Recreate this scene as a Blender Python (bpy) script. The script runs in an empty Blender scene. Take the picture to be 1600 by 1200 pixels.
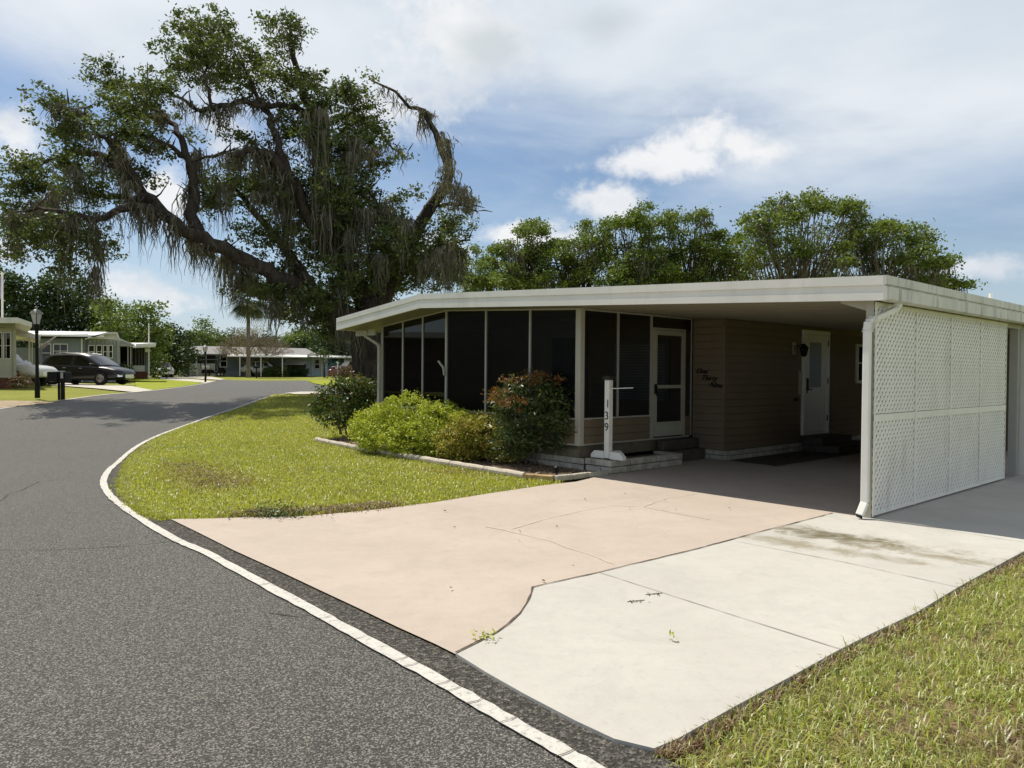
import bpy, math, random
import numpy as np
from mathutils import Vector, Matrix

# ---------------------------------------------------------------- camera, sky, sun, exposure
C = bpy.context.scene.collection
S = bpy.context.scene
F = 1181.0; PITCH = .0213; ROLL = .0018; H = 1.55          # fitted on 1600x1200
TH = .8367; X0 = 3.7076; Y0 = 7.7729                        # house axes: u = away right, v = away left
cd = bpy.data.cameras.new('camera'); cam = bpy.data.objects.new('camera', cd); C.objects.link(cam)
cd.sensor_width = 36; cd.lens = F/1600*36; cd.clip_start = .1; cd.clip_end = 5000
cam.matrix_world = Matrix.Translation((0, 0, H)) @ Matrix.Rotation(math.pi/2-PITCH, 4, 'X') @ Matrix.Rotation(ROLL, 4, 'Z')
S.camera = cam
S.view_settings.view_transform = 'Standard'; S.view_settings.look = 'None'
S.view_settings.exposure = 0.2; S.view_settings.gamma = 1

SUN_EL = math.radians(57)
SUN = Vector((-.746*math.cos(SUN_EL), .666*math.cos(SUN_EL), math.sin(SUN_EL)))   # towards the sun
sl = bpy.data.lights.new('sun', 'SUN'); sl.energy = 4.7; sl.angle = math.radians(.5); sl.color = (1, .935, .825)
so = bpy.data.objects.new('sun', sl); C.objects.link(so)
so.rotation_euler = SUN.to_track_quat('Z', 'Y').to_euler()

def px2azel(x, y):
    a = (x-800)/F; b = (600-y)/F
    d = Vector((a, math.cos(PITCH)+b*math.sin(PITCH), -math.sin(PITCH)+b*math.cos(PITCH))).normalized()
    return math.atan2(d.x, d.y), math.asin(d.z)

def build_world():
    w = bpy.data.worlds.new('World'); S.world = w; w.use_nodes = True
    nt = w.node_tree; nt.nodes.clear(); N = nt.nodes; L = nt.links
    def m(op, a, b=None, c=None, clamp=False):
        n = N.new('ShaderNodeMath'); n.operation = op; n.use_clamp = clamp
        for i, v in enumerate((a, b, c)):
            if v is None: continue
            if isinstance(v, (int, float)): n.inputs[i].default_value = v
            else: L.new(v, n.inputs[i])
        return n.outputs[0]
    def smooth(v, lo, hi):
        n = N.new('ShaderNodeMapRange'); n.interpolation_type = 'SMOOTHSTEP'
        L.new(v, n.inputs[0]); n.inputs[1].default_value = lo; n.inputs[2].default_value = hi
        return n.outputs[0]
    def mixc(f, a, b, mode='MIX'):
        n = N.new('ShaderNodeMix'); n.data_type = 'RGBA'; n.blend_type = mode
        if isinstance(f, float): n.inputs[0].default_value = f
        else: L.new(f, n.inputs[0])
        for i, v in ((6, a), (7, b)):
            if isinstance(v, tuple): n.inputs[i].default_value = (*v, 1)
            else: L.new(v, n.inputs[i])
        return n.outputs[2]
    tc = N.new('ShaderNodeTexCoord').outputs['Generated']
    sp = N.new('ShaderNodeSeparateXYZ'); L.new(tc, sp.inputs[0])
    az = m('ARCTAN2', sp.outputs[0], sp.outputs[1]); el = m('ARCSINE', sp.outputs[2])
    def noise(scale, detail=6, rough=.55, stretch=(1, 1, 1), off=0, dist=0):
        mp = N.new('ShaderNodeMapping'); mp.inputs[3].default_value = stretch; mp.inputs[1].default_value = (off, off*.7, 0)
        L.new(tc, mp.inputs[0]); n = N.new('ShaderNodeTexNoise'); n.inputs['Scale'].default_value = scale
        n.inputs['Detail'].default_value = detail; n.inputs['Roughness'].default_value = rough
        n.inputs['Distortion'].default_value = dist
        L.new(mp.outputs[0], n.inputs[0]); return n.outputs[0]
    sky = N.new('ShaderNodeTexSky'); sky.sky_type = 'NISHITA'; sky.sun_disc = False
    sky.sun_elevation = SUN_EL; sky.sun_rotation = math.atan2(SUN.x, SUN.y)
    sky.air_density = 1.0; sky.dust_density = .6; sky.ozone_density = 1.0
    col = sky.outputs[0]
    # thin veil
    n1 = noise(2.2, 7, .6, (1, 1, 3.5), 3.1, .6)
    veil = m('MULTIPLY', m('MULTIPLY', smooth(n1, .38, .72), .6), m('SUBTRACT', 1, m('MULTIPLY', smooth(el, .5, .7), .8)))
    col = mixc(1.0, col, (1.06, 1.12, 1.18), 'MULTIPLY')
    col = mixc(veil, col, (7.0, 8.2, 9.8))
    col = mixc(m('MULTIPLY', smooth(el, .22, .0), .5), col, (6.2, 7.6, 9.2))
    col = mixc(m('MULTIPLY', smooth(el, .5, .75), .6), col, (3.6, 3.5, 3.4))
    # high deck: lower rim falls to the right
    n2 = noise(2.6, 6, .55, (1, 1, 2.2), 8.3, .3)
    rim = m('MULTIPLY', az, -.075)
    dv = m('SUBTRACT', el, m('ADD', rim, .298))
    dv = m('ADD', dv, m('MULTIPLY', m('SUBTRACT', n2, .5), .30))
    deck = m('MULTIPLY', m('MULTIPLY', smooth(dv, -.05, .07), .93), m('SUBTRACT', 1, m('MULTIPLY', smooth(el, .52, .72), .93)))
    n3 = noise(3.2, 5, .5, (1, 1, 2.5), 1.7)
    dcol = mixc(smooth(n3, .3, .7), (8.0, 8.9, 9.8), (10.2, 10.6, 11.0))
    col = mixc(deck, col, dcol)
    # cumulus
    n4 = noise(9, 8, .62, (1, 1, 1.2), 5.0, .2)
    n5 = noise(24, 5, .55, (1, 1, 1.2), 2.0)
    nn = m('ADD', m('MULTIPLY', m('SUBTRACT', n4, .5), 2.2), m('MULTIPLY', m('SUBTRACT', n5, .5), 1.6))
    tot = None; low = None
    for (x, y, rx, ry) in [(1050, 235, 60, 36), (1095, 215, 60, 42), (1150, 228, 70, 36), (1200, 235, 40, 22), (1000, 250, 50, 24), (930, 305, 46, 30), (965, 318, 44, 34), (25, 212, 70, 34),
                           (215, 448, 95, 36), (265, 470, 60, 22), (1550, 414, 90, 20), (880, 372, 70, 26), (800, 368, 60, 22), (600, 175, 95, 50),
                           (740, 60, 150, 75), (350, 200, 60, 45), (250, 300, 45, 40), (690, 390, 60, 40), (10, 395, 40, 18), (1060, 250, 130, 34), (960, 318, 60, 36),
                           (-300, 300, 160, 60), (1900, 330, 200, 60), (2300, 200, 260, 80)]:
        a, e = px2azel(x, y); ra = rx/F*math.cos(a)**2*1.15; re = ry/F*1.1
        da = m('DIVIDE', m('SUBTRACT', az, a), ra); de = m('DIVIDE', m('SUBTRACT', el, e), re)
        q = m('SUBTRACT', 1, m('SQRT', m('ADD', m('MULTIPLY', da, da), m('MULTIPLY', de, de))))
        tot = q if tot is None else m('MAXIMUM', tot, q)
    n7 = noise(60, 4, .6, (1, 1, 1.2), 4.0)
    nn = m('ADD', nn, m('MULTIPLY', m('SUBTRACT', n7, .5), .8))
    cm = smooth(m('ADD', m('MULTIPLY', tot, 1.15), nn), -.05, .95)
    n6 = noise(6, 5, .5, (1, 1, 1.6), 9.0)
    ccol = mixc(smooth(n6, .35, .62), (8.4, 8.9, 9.6), (11.2, 11.2, 11.2))
    col = mixc(m('MULTIPLY', cm, .9), col, ccol)
    # two grey-bellied patches high up
    g = None
    for (x, y, rx, ry) in [(770, 75, 110, 50), (945, 38, 90, 40)]:
        a, e = px2azel(x, y); ra = rx/F; re = ry/F
        da = m('DIVIDE', m('SUBTRACT', az, a), ra); de = m('DIVIDE', m('SUBTRACT', el, e), re)
        q = m('SUBTRACT', 1, m('SQRT', m('ADD', m('MULTIPLY', da, da), m('MULTIPLY', de, de))))
        g = q if g is None else m('MAXIMUM', g, q)
    gm = smooth(m('ADD', g, m('MULTIPLY', m('SUBTRACT', n4, .5), 1.2)), .1, .9)
    col = mixc(m('MULTIPLY', gm, .6), col, (6.4, 7.2, 7.6))
    bg = N.new('ShaderNodeBackground'); L.new(col, bg.inputs[0]); bg.inputs[1].default_value = .074
    o = N.new('ShaderNodeOutputWorld'); L.new(bg.outputs[0], o.inputs[0])
    w.cycles.sampling_method = 'MANUAL'; w.cycles.sample_map_resolution = 512
build_world()

# ---------------------------------------------------------------- ground shape and photo measuring helpers
SN, CS = math.sin(TH), math.cos(TH)
def uvof(x, y): x -= X0; y -= Y0; return x*SN+y*CS, -x*CS+y*SN
def xyuv(u, v): return X0+u*SN-v*CS, Y0+u*CS+v*SN
def G(x, y):                                                # terrain height: rises .57 m down the street
    t = min(1, max(0, (y-14)/14)); u, _ = uvof(x, y)
    return .57*t*t*(3-2*t)-.0084*min(6, max(0, u))
def ray(px, py):
    a, b = px-800, py-600; c, s = math.cos(ROLL), math.sin(ROLL)
    x = (c*a+s*b)/F; up = -(-s*a+c*b)/F; cp, sp = math.cos(PITCH), math.sin(PITCH)
    return x, cp+up*sp, -sp+up*cp
def gp(px, py, dz=0):                                       # ground point seen at a pixel
    r = ray(px, py); t = .5
    while t < 900:
        if H+r[2]*t < G(r[0]*t, r[1]*t)+dz:
            a, b = t/1.03, t
            for _ in range(30):
                q = (a+b)/2
                if H+r[2]*q < G(r[0]*q, r[1]*q)+dz: b = q
                else: a = q
            return Vector((r[0]*a, r[1]*a, H+r[2]*a))
        t *= 1.03
    return Vector((r[0]*900, r[1]*900, 0))
def pd(px, py, Y):                                          # point at distance Y seen at a pixel
    r = ray(px, py); t = Y/r[1]; return Vector((r[0]*t, Y, H+r[2]*t))

# ---------------------------------------------------------------- materials
def _nt(name):
    m = bpy.data.materials.new(name); m.use_nodes = True; nt = m.node_tree; nt.nodes.clear()
    return m, nt, nt.nodes, nt.links
def coords(N, L, kind='Object'):
    if kind == 'Position': return N.new('ShaderNodeNewGeometry').outputs['Position']
    return N.new('ShaderNodeTexCoord').outputs[kind]
def noise_node(N, L, co, scale, detail=4, rough=.55, stretch=None, dist=0):
    n = N.new('ShaderNodeTexNoise'); n.inputs['Scale'].default_value = scale; n.inputs['Detail'].default_value = detail
    n.inputs['Roughness'].default_value = rough; n.inputs['Distortion'].default_value = dist
    if stretch:
        mp = N.new('ShaderNodeMapping'); mp.inputs[3].default_value = stretch; L.new(co, mp.inputs[0]); co = mp.outputs[0]
    L.new(co, n.inputs[0]); return n.outputs[0]
def mixn(N, L, f, a, b, mode='MIX'):
    n = N.new('ShaderNodeMix'); n.data_type = 'RGBA'; n.blend_type = mode
    if isinstance(f, (int, float)): n.inputs[0].default_value = f
    else: L.new(f, n.inputs[0])
    for i, v in ((6, a), (7, b)):
        if isinstance(v, tuple): n.inputs[i].default_value = (*v, 1)
        else: L.new(v, n.inputs[i])
    return n.outputs[2]
def rampn(N, L, v, lo, hi, smooth=True):
    n = N.new('ShaderNodeMapRange'); n.interpolation_type = 'SMOOTHSTEP' if smooth else 'LINEAR'
    L.new(v, n.inputs[0]); n.inputs[1].default_value = lo; n.inputs[2].default_value = hi; return n.outputs[0]
def mathn(N, L, op, a, b=0.0):
    n = N.new('ShaderNodeMath'); n.operation = op
    for i, v in enumerate((a, b)):
        if isinstance(v, (int, float)): n.inputs[i].default_value = v
        else: L.new(v, n.inputs[i])
    return n.outputs[0]
def finish(N, L, col, rough=.8, bump=None, bstr=.3, bdist=.01, metallic=0, spec=.3, coat=0):
    p = N.new('ShaderNodeBsdfPrincipled'); o = N.new('ShaderNodeOutputMaterial'); L.new(p.outputs[0], o.inputs[0])
    if isinstance(col, tuple): p.inputs['Base Color'].default_value = (*col, 1)
    else: L.new(col, p.inputs['Base Color'])
    if isinstance(rough, (int, float)): p.inputs['Roughness'].default_value = rough
    else: L.new(rough, p.inputs['Roughness'])
    p.inputs['Metallic'].default_value = metallic; p.inputs['Specular IOR Level'].default_value = spec
    p.inputs['Coat Weight'].default_value = coat
    if bump is not None:
        b = N.new('ShaderNodeBump'); b.inputs['Strength'].default_value = bstr; b.inputs['Distance'].default_value = bdist
        L.new(bump, b.inputs['Height']); L.new(b.outputs[0], p.inputs['Normal'])
    return p
def simple(name, c, var=.15, scale=6, rough=.6, bump=0, bscale=40, metallic=0, spec=.3, coat=0, stain=None, stretch=None, dist=.01):
    m, nt, N, L = _nt(name); co = coords(N, L)
    n = noise_node(N, L, co, scale, 5, .6, stretch)
    a = tuple(x*(1-var) for x in c); b = tuple(min(1, x*(1+var)) for x in c)
    col = mixn(N, L, rampn(N, L, n, .3, .7), a, b)
    if stain:
        n2 = noise_node(N, L, co, stain[1], 6, .65, stain[2] if len(stain) > 2 else None)
        col = mixn(N, L, mathn(N, L, 'MULTIPLY', rampn(N, L, n2, .5, .75), stain[3] if len(stain) > 3 else .5), col, stain[0])
    bn = noise_node(N, L, co, bscale, 4, .6) if bump else None
    finish(N, L, col, rough, bn, bump, dist, metallic, spec, coat)
    return m
def leafmat(name, cols, trans=.35, gloss=.06, patch=None, gr=.45):
    m, nt, N, L = _nt(name)
    g = N.new('ShaderNodeNewGeometry')
    r = N.new('ShaderNodeValToRGB'); e = r.color_ramp.elements
    e[0].color = (*cols[0], 1); e[1].color = (*cols[-1], 1)
    for i, c in enumerate(cols[1:-1]): x = e.new((i+1)/(len(cols)-1)); x.color = (*c, 1)
    L.new(g.outputs['Random Per Island'], r.inputs[0]); col = r.outputs[0]
    if patch:
        for (pc, sc, lo, hi, amt) in patch:
            n = noise_node(N, L, g.outputs['Position'], sc, 3, .6)
            col = mixn(N, L, mathn(N, L, 'MULTIPLY', rampn(N, L, n, lo, hi), amt), col, pc)
    d = N.new('ShaderNodeBsdfDiffuse'); t = N.new('ShaderNodeBsdfTranslucent'); mx = N.new('ShaderNodeMixShader'); mx.inputs[0].default_value = trans
    L.new(col, d.inputs[0])
    tcol = mixn(N, L, 1.0, col, (1.0, 1.0, .55), 'MULTIPLY'); L.new(tcol, t.inputs[0])
    L.new(d.outputs[0], mx.inputs[1]); L.new(t.outputs[0], mx.inputs[2])
    gl = N.new('ShaderNodeBsdfGlossy'); gl.inputs['Roughness'].default_value = gr; gl.inputs[0].default_value = (.9, .95, 1, 1)
    m2 = N.new('ShaderNodeMixShader'); m2.inputs[0].default_value = gloss
    L.new(mx.outputs[0], m2.inputs[1]); L.new(gl.outputs[0], m2.inputs[2])
    o = N.new('ShaderNodeOutputMaterial'); L.new(m2.outputs[0], o.inputs[0]); return m

M = {}
def asphalt():
    m, nt, N, L = _nt('asphalt'); co = coords(N, L)
    v = N.new('ShaderNodeTexVoronoi'); v.inputs['Scale'].default_value = 150; L.new(co, v.inputs[0])
    big = noise_node(N, L, co, .55, 5, .6); mid = noise_node(N, L, co, 5, 5, .6); fine = noise_node(N, L, co, 60, 4, .7)
    base = mixn(N, L, rampn(N, L, big, .3, .7), (.056, .052, .046), (.078, .073, .064))
    wp = noise_node(N, L, co, .28, 4, .5, (3, .6, 1), .8)
    base = mixn(N, L, mathn(N, L, 'MULTIPLY', rampn(N, L, wp, .45, .62), .5), base, (.088, .079, .067))
    base = mixn(N, L, mathn(N, L, 'MULTIPLY', rampn(N, L, mid, .4, .75), .35), base, (.042, .039, .035))
    sepc = N.new('ShaderNodeSeparateColor'); L.new(v.outputs['Color'], sepc.inputs[0])
    st = mixn(N, L, rampn(N, L, sepc.outputs[0], .45, 1.0, True), (.026, .024, .020), (.37, .35, .31))
    col = mixn(N, L, .60, base, st)
    dk = mixn(N, L, rampn(N, L, fine, .35, .6), (.45, .45, .45), (1.15, 1.15, 1.15))
    col = mixn(N, L, 1.0, col, dk, 'MULTIPLY')
    hgt = mathn(N, L, 'ADD', mathn(N, L, 'MULTIPLY', v.outputs['Distance'], -1.0), mathn(N, L, 'MULTIPLY', fine, .9))
    p = finish(N, L, col, .85, hgt, .55, .006, spec=.25); p.inputs['Sheen Weight'].default_value = .28; p.inputs['Sheen Roughness'].default_value = .4; p.inputs['Sheen Tint'].default_value = (.9, .87, .8, 1); return m
def asphalt_patch():
    m, nt, N, L = _nt('asphalt_edge'); co = coords(N, L)
    v = N.new('ShaderNodeTexVoronoi'); v.inputs['Scale'].default_value = 70; L.new(co, v.inputs[0])
    fine = noise_node(N, L, co, 45, 4, .7)
    sepc = N.new('ShaderNodeSeparateColor'); L.new(v.outputs['Color'], sepc.inputs[0])
    col = mixn(N, L, rampn(N, L, sepc.outputs[0], .2, 1, False), (.034, .032, .028), (.24, .225, .195))
    col = mixn(N, L, rampn(N, L, fine, .35, .65), (.045, .042, .037), col)
    finish(N, L, col, .9, v.outputs['Distance'], .9, .012, spec=.2); return m
def concrete(name, c1, c2, speck=.25, stain=None):
    m, nt, N, L = _nt(name); co = coords(N, L)
    a = noise_node(N, L, co, .7, 6, .6); b = noise_node(N, L, co, 9, 6, .65); f = noise_node(N, L, co, 130, 3, .6)
    s = noise_node(N, L, co, 2.2, 6, .6, (1, .22, 1))
    col = mixn(N, L, rampn(N, L, a, .3, .7), c1, c2)
    col = mixn(N, L, mathn(N, L, 'MULTIPLY', rampn(N, L, b, .4, .8), .22), col, tuple(x*.72 for x in c1))
    col = mixn(N, L, mathn(N, L, 'MULTIPLY', rampn(N, L, s, .52, .8), .25), col, tuple(x*.7 for x in c2))
    pz = noise_node(N, L, co, 1.6, 8, .72, (1, 1, 1), 1.2)
    col = mixn(N, L, mathn(N, L, 'MULTIPLY', rampn(N, L, pz, .46, .66), .30), col, tuple(x*.80 for x in c1))
    pg = noise_node(N, L, co, 28, 5, .7)
    col = mixn(N, L, mathn(N, L, 'MULTIPLY', rampn(N, L, pg, .56, .74), .35), col, tuple(x*.62 for x in c1))
    col = mixn(N, L, mathn(N, L, 'MULTIPLY', rampn(N, L, f, .5, .75), speck), col, tuple(x*.5 for x in c1))
    if stain:                                               # mildew streaks below the downspout, fixed on the slab
        for (x, y, ang, lx, ly, amt, cc) in stain:
            mp = N.new('ShaderNodeMapping'); mp.vector_type = 'TEXTURE'
            mp.inputs[1].default_value = (x, y, 0); mp.inputs[2].default_value = (0, 0, ang); mp.inputs[3].default_value = (lx, ly, 1)
            L.new(co, mp.inputs[0]); ln = N.new('ShaderNodeVectorMath'); ln.operation = 'LENGTH'
            fl = N.new('ShaderNodeVectorMath'); fl.operation = 'MULTIPLY'; fl.inputs[1].default_value = (1, 1, 0)
            L.new(mp.outputs[0], fl.inputs[0]); L.new(fl.outputs[0], ln.inputs[0])
            q = noise_node(N, L, co, 3.2, 9, .75, None, .6)
            k = mathn(N, L, 'ADD', mathn(N, L, 'SUBTRACT', 1.0, ln.outputs['Value']), mathn(N, L, 'MULTIPLY', mathn(N, L, 'SUBTRACT', q, .5), 3.6))
            col = mixn(N, L, mathn(N, L, 'MULTIPLY', rampn(N, L, k, .0, 1.1), amt), col, cc)
    finish(N, L, col, .85, f, .35, .003, spec=.25); return m
def ground_grass(name='grass_ground', c=((.22, .24, .045), (.28, .29, .06), (.26, .20, .10))):
    m, nt, N, L = _nt(name); co = coords(N, L)
    a = noise_node(N, L, co, .35, 5, .6); b = noise_node(N, L, co, 2.2, 5, .65); f = noise_node(N, L, co, 38, 4, .7)
    col = mixn(N, L, rampn(N, L, a, .3, .7), c[0], c[1])
    col = mixn(N, L, mathn(N, L, 'MULTIPLY', rampn(N, L, b, .5, .75), .6), col, c[2])
    col = mixn(N, L, 1.0, col, mixn(N, L, rampn(N, L, f, .3, .7), (.5, .5, .5), (1.3, 1.3, 1.2)), 'MULTIPLY')
    finish(N, L, col, .95, f, .6, .03, spec=.1); return m

M['asphalt'] = asphalt(); M['asphalt_edge'] = asphalt_patch()
M['ground'] = ground_grass(); M['soil'] = simple('soil', (.10, .075, .05), .4, 20, .95, .8, 60)
M['green_lawn'] = ground_grass('green_lawn', ((.26, .31, .03), (.31, .35, .04), (.28, .26, .07)))
M['road_paint'] = simple('road_paint', (.56, .545, .50), .08, 12, .8, .5, 120, stain=((.20, .19, .17), 30, (1, 1, 1), .9))
M['white'] = simple('white_paint', (.80, .785, .73), .04, 3, .45, 0, spec=.4, stain=((.50, .49, .42), 4, (1, 1, .25), .45))
M['fascia'] = simple('fascia_metal', (.80, .775, .71), .04, 2, .42, 0, spec=.4, stain=((.56, .56, .50), 3, (1, 1, .2), .5))
M['fascia_dirty'] = simple('fascia_side_metal', (.64, .63, .58), .08, 3, .5, 0, spec=.4, stain=((.20, .20, .17), 9, (1, 1, .10), .95))
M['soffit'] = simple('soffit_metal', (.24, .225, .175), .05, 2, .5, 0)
M['cream'] = simple('cream_paint', (.42, .40, .33), .05, 3, .5)
M['beige'] = simple('beige_siding', (.19, .145, .095), .06, 2, .6, .15, 60, stain=((.16, .125, .085), 1.5, (1, 1, .5), .3))
M['brick_white'] = simple('painted_stone_block', (.46, .43, .36), .25, 7, .85, .9, 22, dist=.02, stain=((.22, .20, .16), 9))
M['mortar'] = simple('mortar', (.12, .11, .09), .2, 9, .95)
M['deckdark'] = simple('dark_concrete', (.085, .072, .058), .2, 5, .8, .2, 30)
M['bronze'] = simple('dark_bronze', (.03, .025, .02), .1, 5, .4)
M['black'] = simple('black_metal', (.008, .008, .008), .1, 5, .5, spec=.2)
M['rubber'] = simple('rubber', (.018, .018, .018), .2, 10, .8)
M['chrome'] = simple('bright_metal', (.75, .75, .75), .05, 5, .2, metallic=1)
M['alu'] = simple('aluminium', (.38, .37, .33), .05, 5, .4, spec=.5)
M['pink'] = concrete('pink_driveway', (.45, .385, .325), (.50, .43, .365), .3,
                     [(.2, 4.6, .2, .25, .12, .35, (.36, .25, .15))])
sp0 = gp(1345, 842)
M['conc'] = concrete('pale_concrete', (.46, .445, .405), (.52, .505, .46), .14,
                     [(sp0.x-.1, sp0.y, -.85, 1.5, .34, 1.0, (.20, .17, .11)), (sp0.x-.6, sp0.y-.3, -.75, 1.3, .2, .85, (.25, .22, .15)),
                      (sp0.x-.25, sp0.y+.1, -.6, .6, .26, .9, (.13, .115, .07)), (sp0.x+.6, sp0.y-.9, -.72, 1.2, .14, .7, (.26, .23, .16))])
M['conc_far'] = simple('far_concrete', (.50, .47, .41), .08, 2, .9)
M['gravel'] = simple('gravel_bed', (.16, .12, .09), .5, 28, .95, 1, 35, dist=.03)
M['log'] = simple('weathered_white_log', (.52, .46, .38), .15, 5, .85, .6, 25, stain=((.25, .19, .13), 7, (1, 1, 1), .6))
M['tanbrick'] = simple('tan_edging_block', (.42, .29, .14), .3, 8, .9, .8, 25)
M['bark'] = simple('oak_bark', (.055, .044, .034), .45, 2.5, .95, 1, 9, dist=.09, stretch=(3, 3, .6))
M['bark_pale'] = simple('pale_bark', (.20, .165, .13), .35, 3, .95, 1, 10, dist=.05, stretch=(3, 3, .6))
M['glass_dark'] = None
def glassy(name, tint, glossf, trans, rough=.03):
    m, nt, N, L = _nt(name)
    t = N.new('ShaderNodeBsdfTransparent'); t.inputs[0].default_value = (*tint, 1)
    d = N.new('ShaderNodeBsdfDiffuse'); d.inputs[0].default_value = (.009, .009, .009, 1)
    mx = N.new('ShaderNodeMixShader'); mx.inputs[0].default_value = trans; L.new(d.outputs[0], mx.inputs[1]); L.new(t.outputs[0], mx.inputs[2])
    g = N.new('ShaderNodeBsdfGlossy'); g.inputs['Roughness'].default_value = rough; g.inputs[0].default_value = (1, 1, 1, 1)
    fr = N.new('ShaderNodeFresnel'); fr.inputs[0].default_value = 1.45
    k = mathn(N, L, 'MULTIPLY', fr.outputs[0], glossf)
    m2 = N.new('ShaderNodeMixShader'); L.new(k, m2.inputs[0]); L.new(mx.outputs[0], m2.inputs[1]); L.new(g.outputs[0], m2.inputs[2])
    o = N.new('ShaderNodeOutputMaterial'); L.new(m2.outputs[0], o.inputs[0]); return m
M['glass'] = glassy('window_glass', (.35, .37, .38), 1.0, .8)
M['vinyl'] = glassy('porch_vinyl', (.42, .44, .45), .8, .6, .015)
M['screen'] = glassy('insect_screen', (.75, .75, .75), .15, .6, .3)
M['glass_car'] = glassy('car_glass', (.12, .13, .14), 1.5, .5)
M['frosted'] = simple('frosted_pane', (.34, .38, .40), .06, 20, .25, spec=.5)

# ---------------------------------------------------------------- mesh helpers
def tag(o, label=None, cat=None, group=None, kind=None):
    if label: o['label'] = label
    if cat: o['category'] = cat
    if group: o['group'] = group
    if kind: o['kind'] = kind
    return o
def thing(name, loc, label, cat, group=None, rot=(0, 0, 0)):
    o = bpy.data.objects.new(name, None); C.objects.link(o); o.location = loc; o.rotation_euler = rot; o.empty_display_size = .2
    return tag(o, label, cat, group)
class MB:
    def __init__(s): s.v = []; s.f = []; s.sm = False
    def add(s, vs, fs):
        n = len(s.v); s.v += [tuple(x) for x in vs]; s.f += [tuple(i+n for i in f) for f in fs]; return s
    def box(s, x0, x1, y0, y1, z0, z1):
        v = [(x, y, z) for z in (z0, z1) for y in (y0, y1) for x in (x0, x1)]
        return s.add(v, [(0, 2, 3, 1), (4, 5, 7, 6), (0, 1, 5, 4), (2, 6, 7, 3), (0, 4, 6, 2), (1, 3, 7, 5)])
    def bar(s, a, b, w, h, up=(0, 0, 1)):
        a, b = Vector(a), Vector(b); d = (b-a).normalized(); up = Vector(up)
        if abs(d.dot(up)) > .99: up = Vector((1, 0, 0))
        r = d.cross(up).normalized(); q = r.cross(d)
        v = [p+r*i*w/2+q*j*h/2 for p in (a, b) for (i, j) in ((-1, -1), (1, -1), (1, 1), (-1, 1))]
        return s.add(v, [(0, 3, 2, 1), (4, 5, 6, 7), (0, 1, 5, 4), (1, 2, 6, 5), (2, 3, 7, 6), (3, 0, 4, 7)])
    def tube(s, pts, rad, n=8, cap=True):
        pts = [Vector(p) for p in pts]
        if isinstance(rad, (int, float)): rad = [rad]*len(pts)
        vs = []; prev = None
        for i, p in enumerate(pts):
            d = (pts[min(i+1, len(pts)-1)]-pts[max(i-1, 0)]).normalized()
            a = prev if prev is not None else (Vector((0, 0, 1)) if abs(d.z) < .9 else Vector((1, 0, 0)))
            x = (a-d*a.dot(d)).normalized(); prev = x; y = d.cross(x)
            for k in range(n):
                t = 2*math.pi*k/n; vs.append(p+(x*math.cos(t)+y*math.sin(t))*rad[i])
        fs = [(i*n+k, i*n+(k+1) % n, (i+1)*n+(k+1) % n, (i+1)*n+k) for i in range(len(pts)-1) for k in range(n)]
        if cap: fs += [tuple(range(n))[::-1], tuple((len(pts)-1)*n+k for k in range(n))]
        return s.add(vs, fs)
    def prism(s, poly, axis, a, b):                          # poly in the two other axes, extruded along axis
        def P(p, t): return {'x': (t, p[0], p[1]), 'y': (p[0], t, p[1]), 'z': (p[0], p[1], t)}[axis]
        n = len(poly); vs = [P(p, a) for p in poly]+[P(p, b) for p in poly]
        return s.add(vs, [tuple(range(n))[::-1], tuple(range(n, 2*n))]+[(i, (i+1) % n, n+(i+1) % n, n+i) for i in range(n)])
    def lathe(s, prof, c=(0, 0, 0), n=16, axis='z'):
        vs = []
        for r, z in prof:
            for k in range(n):
                t = 2*math.pi*k/n; a, b = r*math.cos(t), r*math.sin(t)
                vs.append((c[0]+a, c[1]+b, c[2]+z) if axis == 'z' else (c[0]+a, c[1]+z, c[2]+b))
        fs = [(i*n+k, i*n+(k+1) % n, (i+1)*n+(k+1) % n, (i+1)*n+k) for i in range(len(prof)-1) for k in range(n)]
        fs += [tuple(range(n))[::-1], tuple((len(prof)-1)*n+k for k in range(n))]
        return s.add(vs, fs)
    def build(s, name, mat, parent=None, smooth=False, bevel=0, off=None):
        me = bpy.data.meshes.new(name)
        v = s.v
        if off is not None: v = [(a-off[0], b-off[1], c-off[2]) for a, b, c in v]
        me.from_pydata(v, [], s.f); me.materials.append(mat); me.update()
        o = bpy.data.objects.new(name, me); C.objects.link(o)
        if parent: o.parent = parent
        elif off is not None: o.location = off
        import bmesh
        bm = bmesh.new(); bm.from_mesh(me); bmesh.ops.recalc_face_normals(bm, faces=bm.faces); bm.to_mesh(me); bm.free()
        if smooth:
            me.polygons.foreach_set('use_smooth', [True]*len(me.polygons))
        if bevel:
            b = o.modifiers.new('bevel', 'BEVEL'); b.width = bevel; b.segments = 2; b.limit_method = 'ANGLE'
        return o
def npmesh(name, verts, k, mat, parent=None, loc=None):       # many k-gons, no shared vertices
    verts = np.asarray(verts, dtype=np.float32).reshape(-1, 3); n = len(verts)//k
    if loc is not None: verts = verts-np.array(loc, dtype=np.float32)
    me = bpy.data.meshes.new(name); me.vertices.add(n*k); me.loops.add(n*k); me.polygons.add(n)
    me.vertices.foreach_set('co', verts.ravel()); me.loops.foreach_set('vertex_index', np.arange(n*k, dtype=np.int32))
    me.polygons.foreach_set('loop_start', np.arange(0, n*k, k, dtype=np.int32))
    try: me.polygons.foreach_set('loop_total', np.full(n, k, dtype=np.int32))
    except Exception: pass
    me.materials.append(mat); me.update(calc_edges=True)
    o = bpy.data.objects.new(name, me); C.objects.link(o)
    if parent: o.parent = parent
    elif loc is not None: o.location = loc
    return o
def rng(s): return np.random.default_rng(s)
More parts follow.
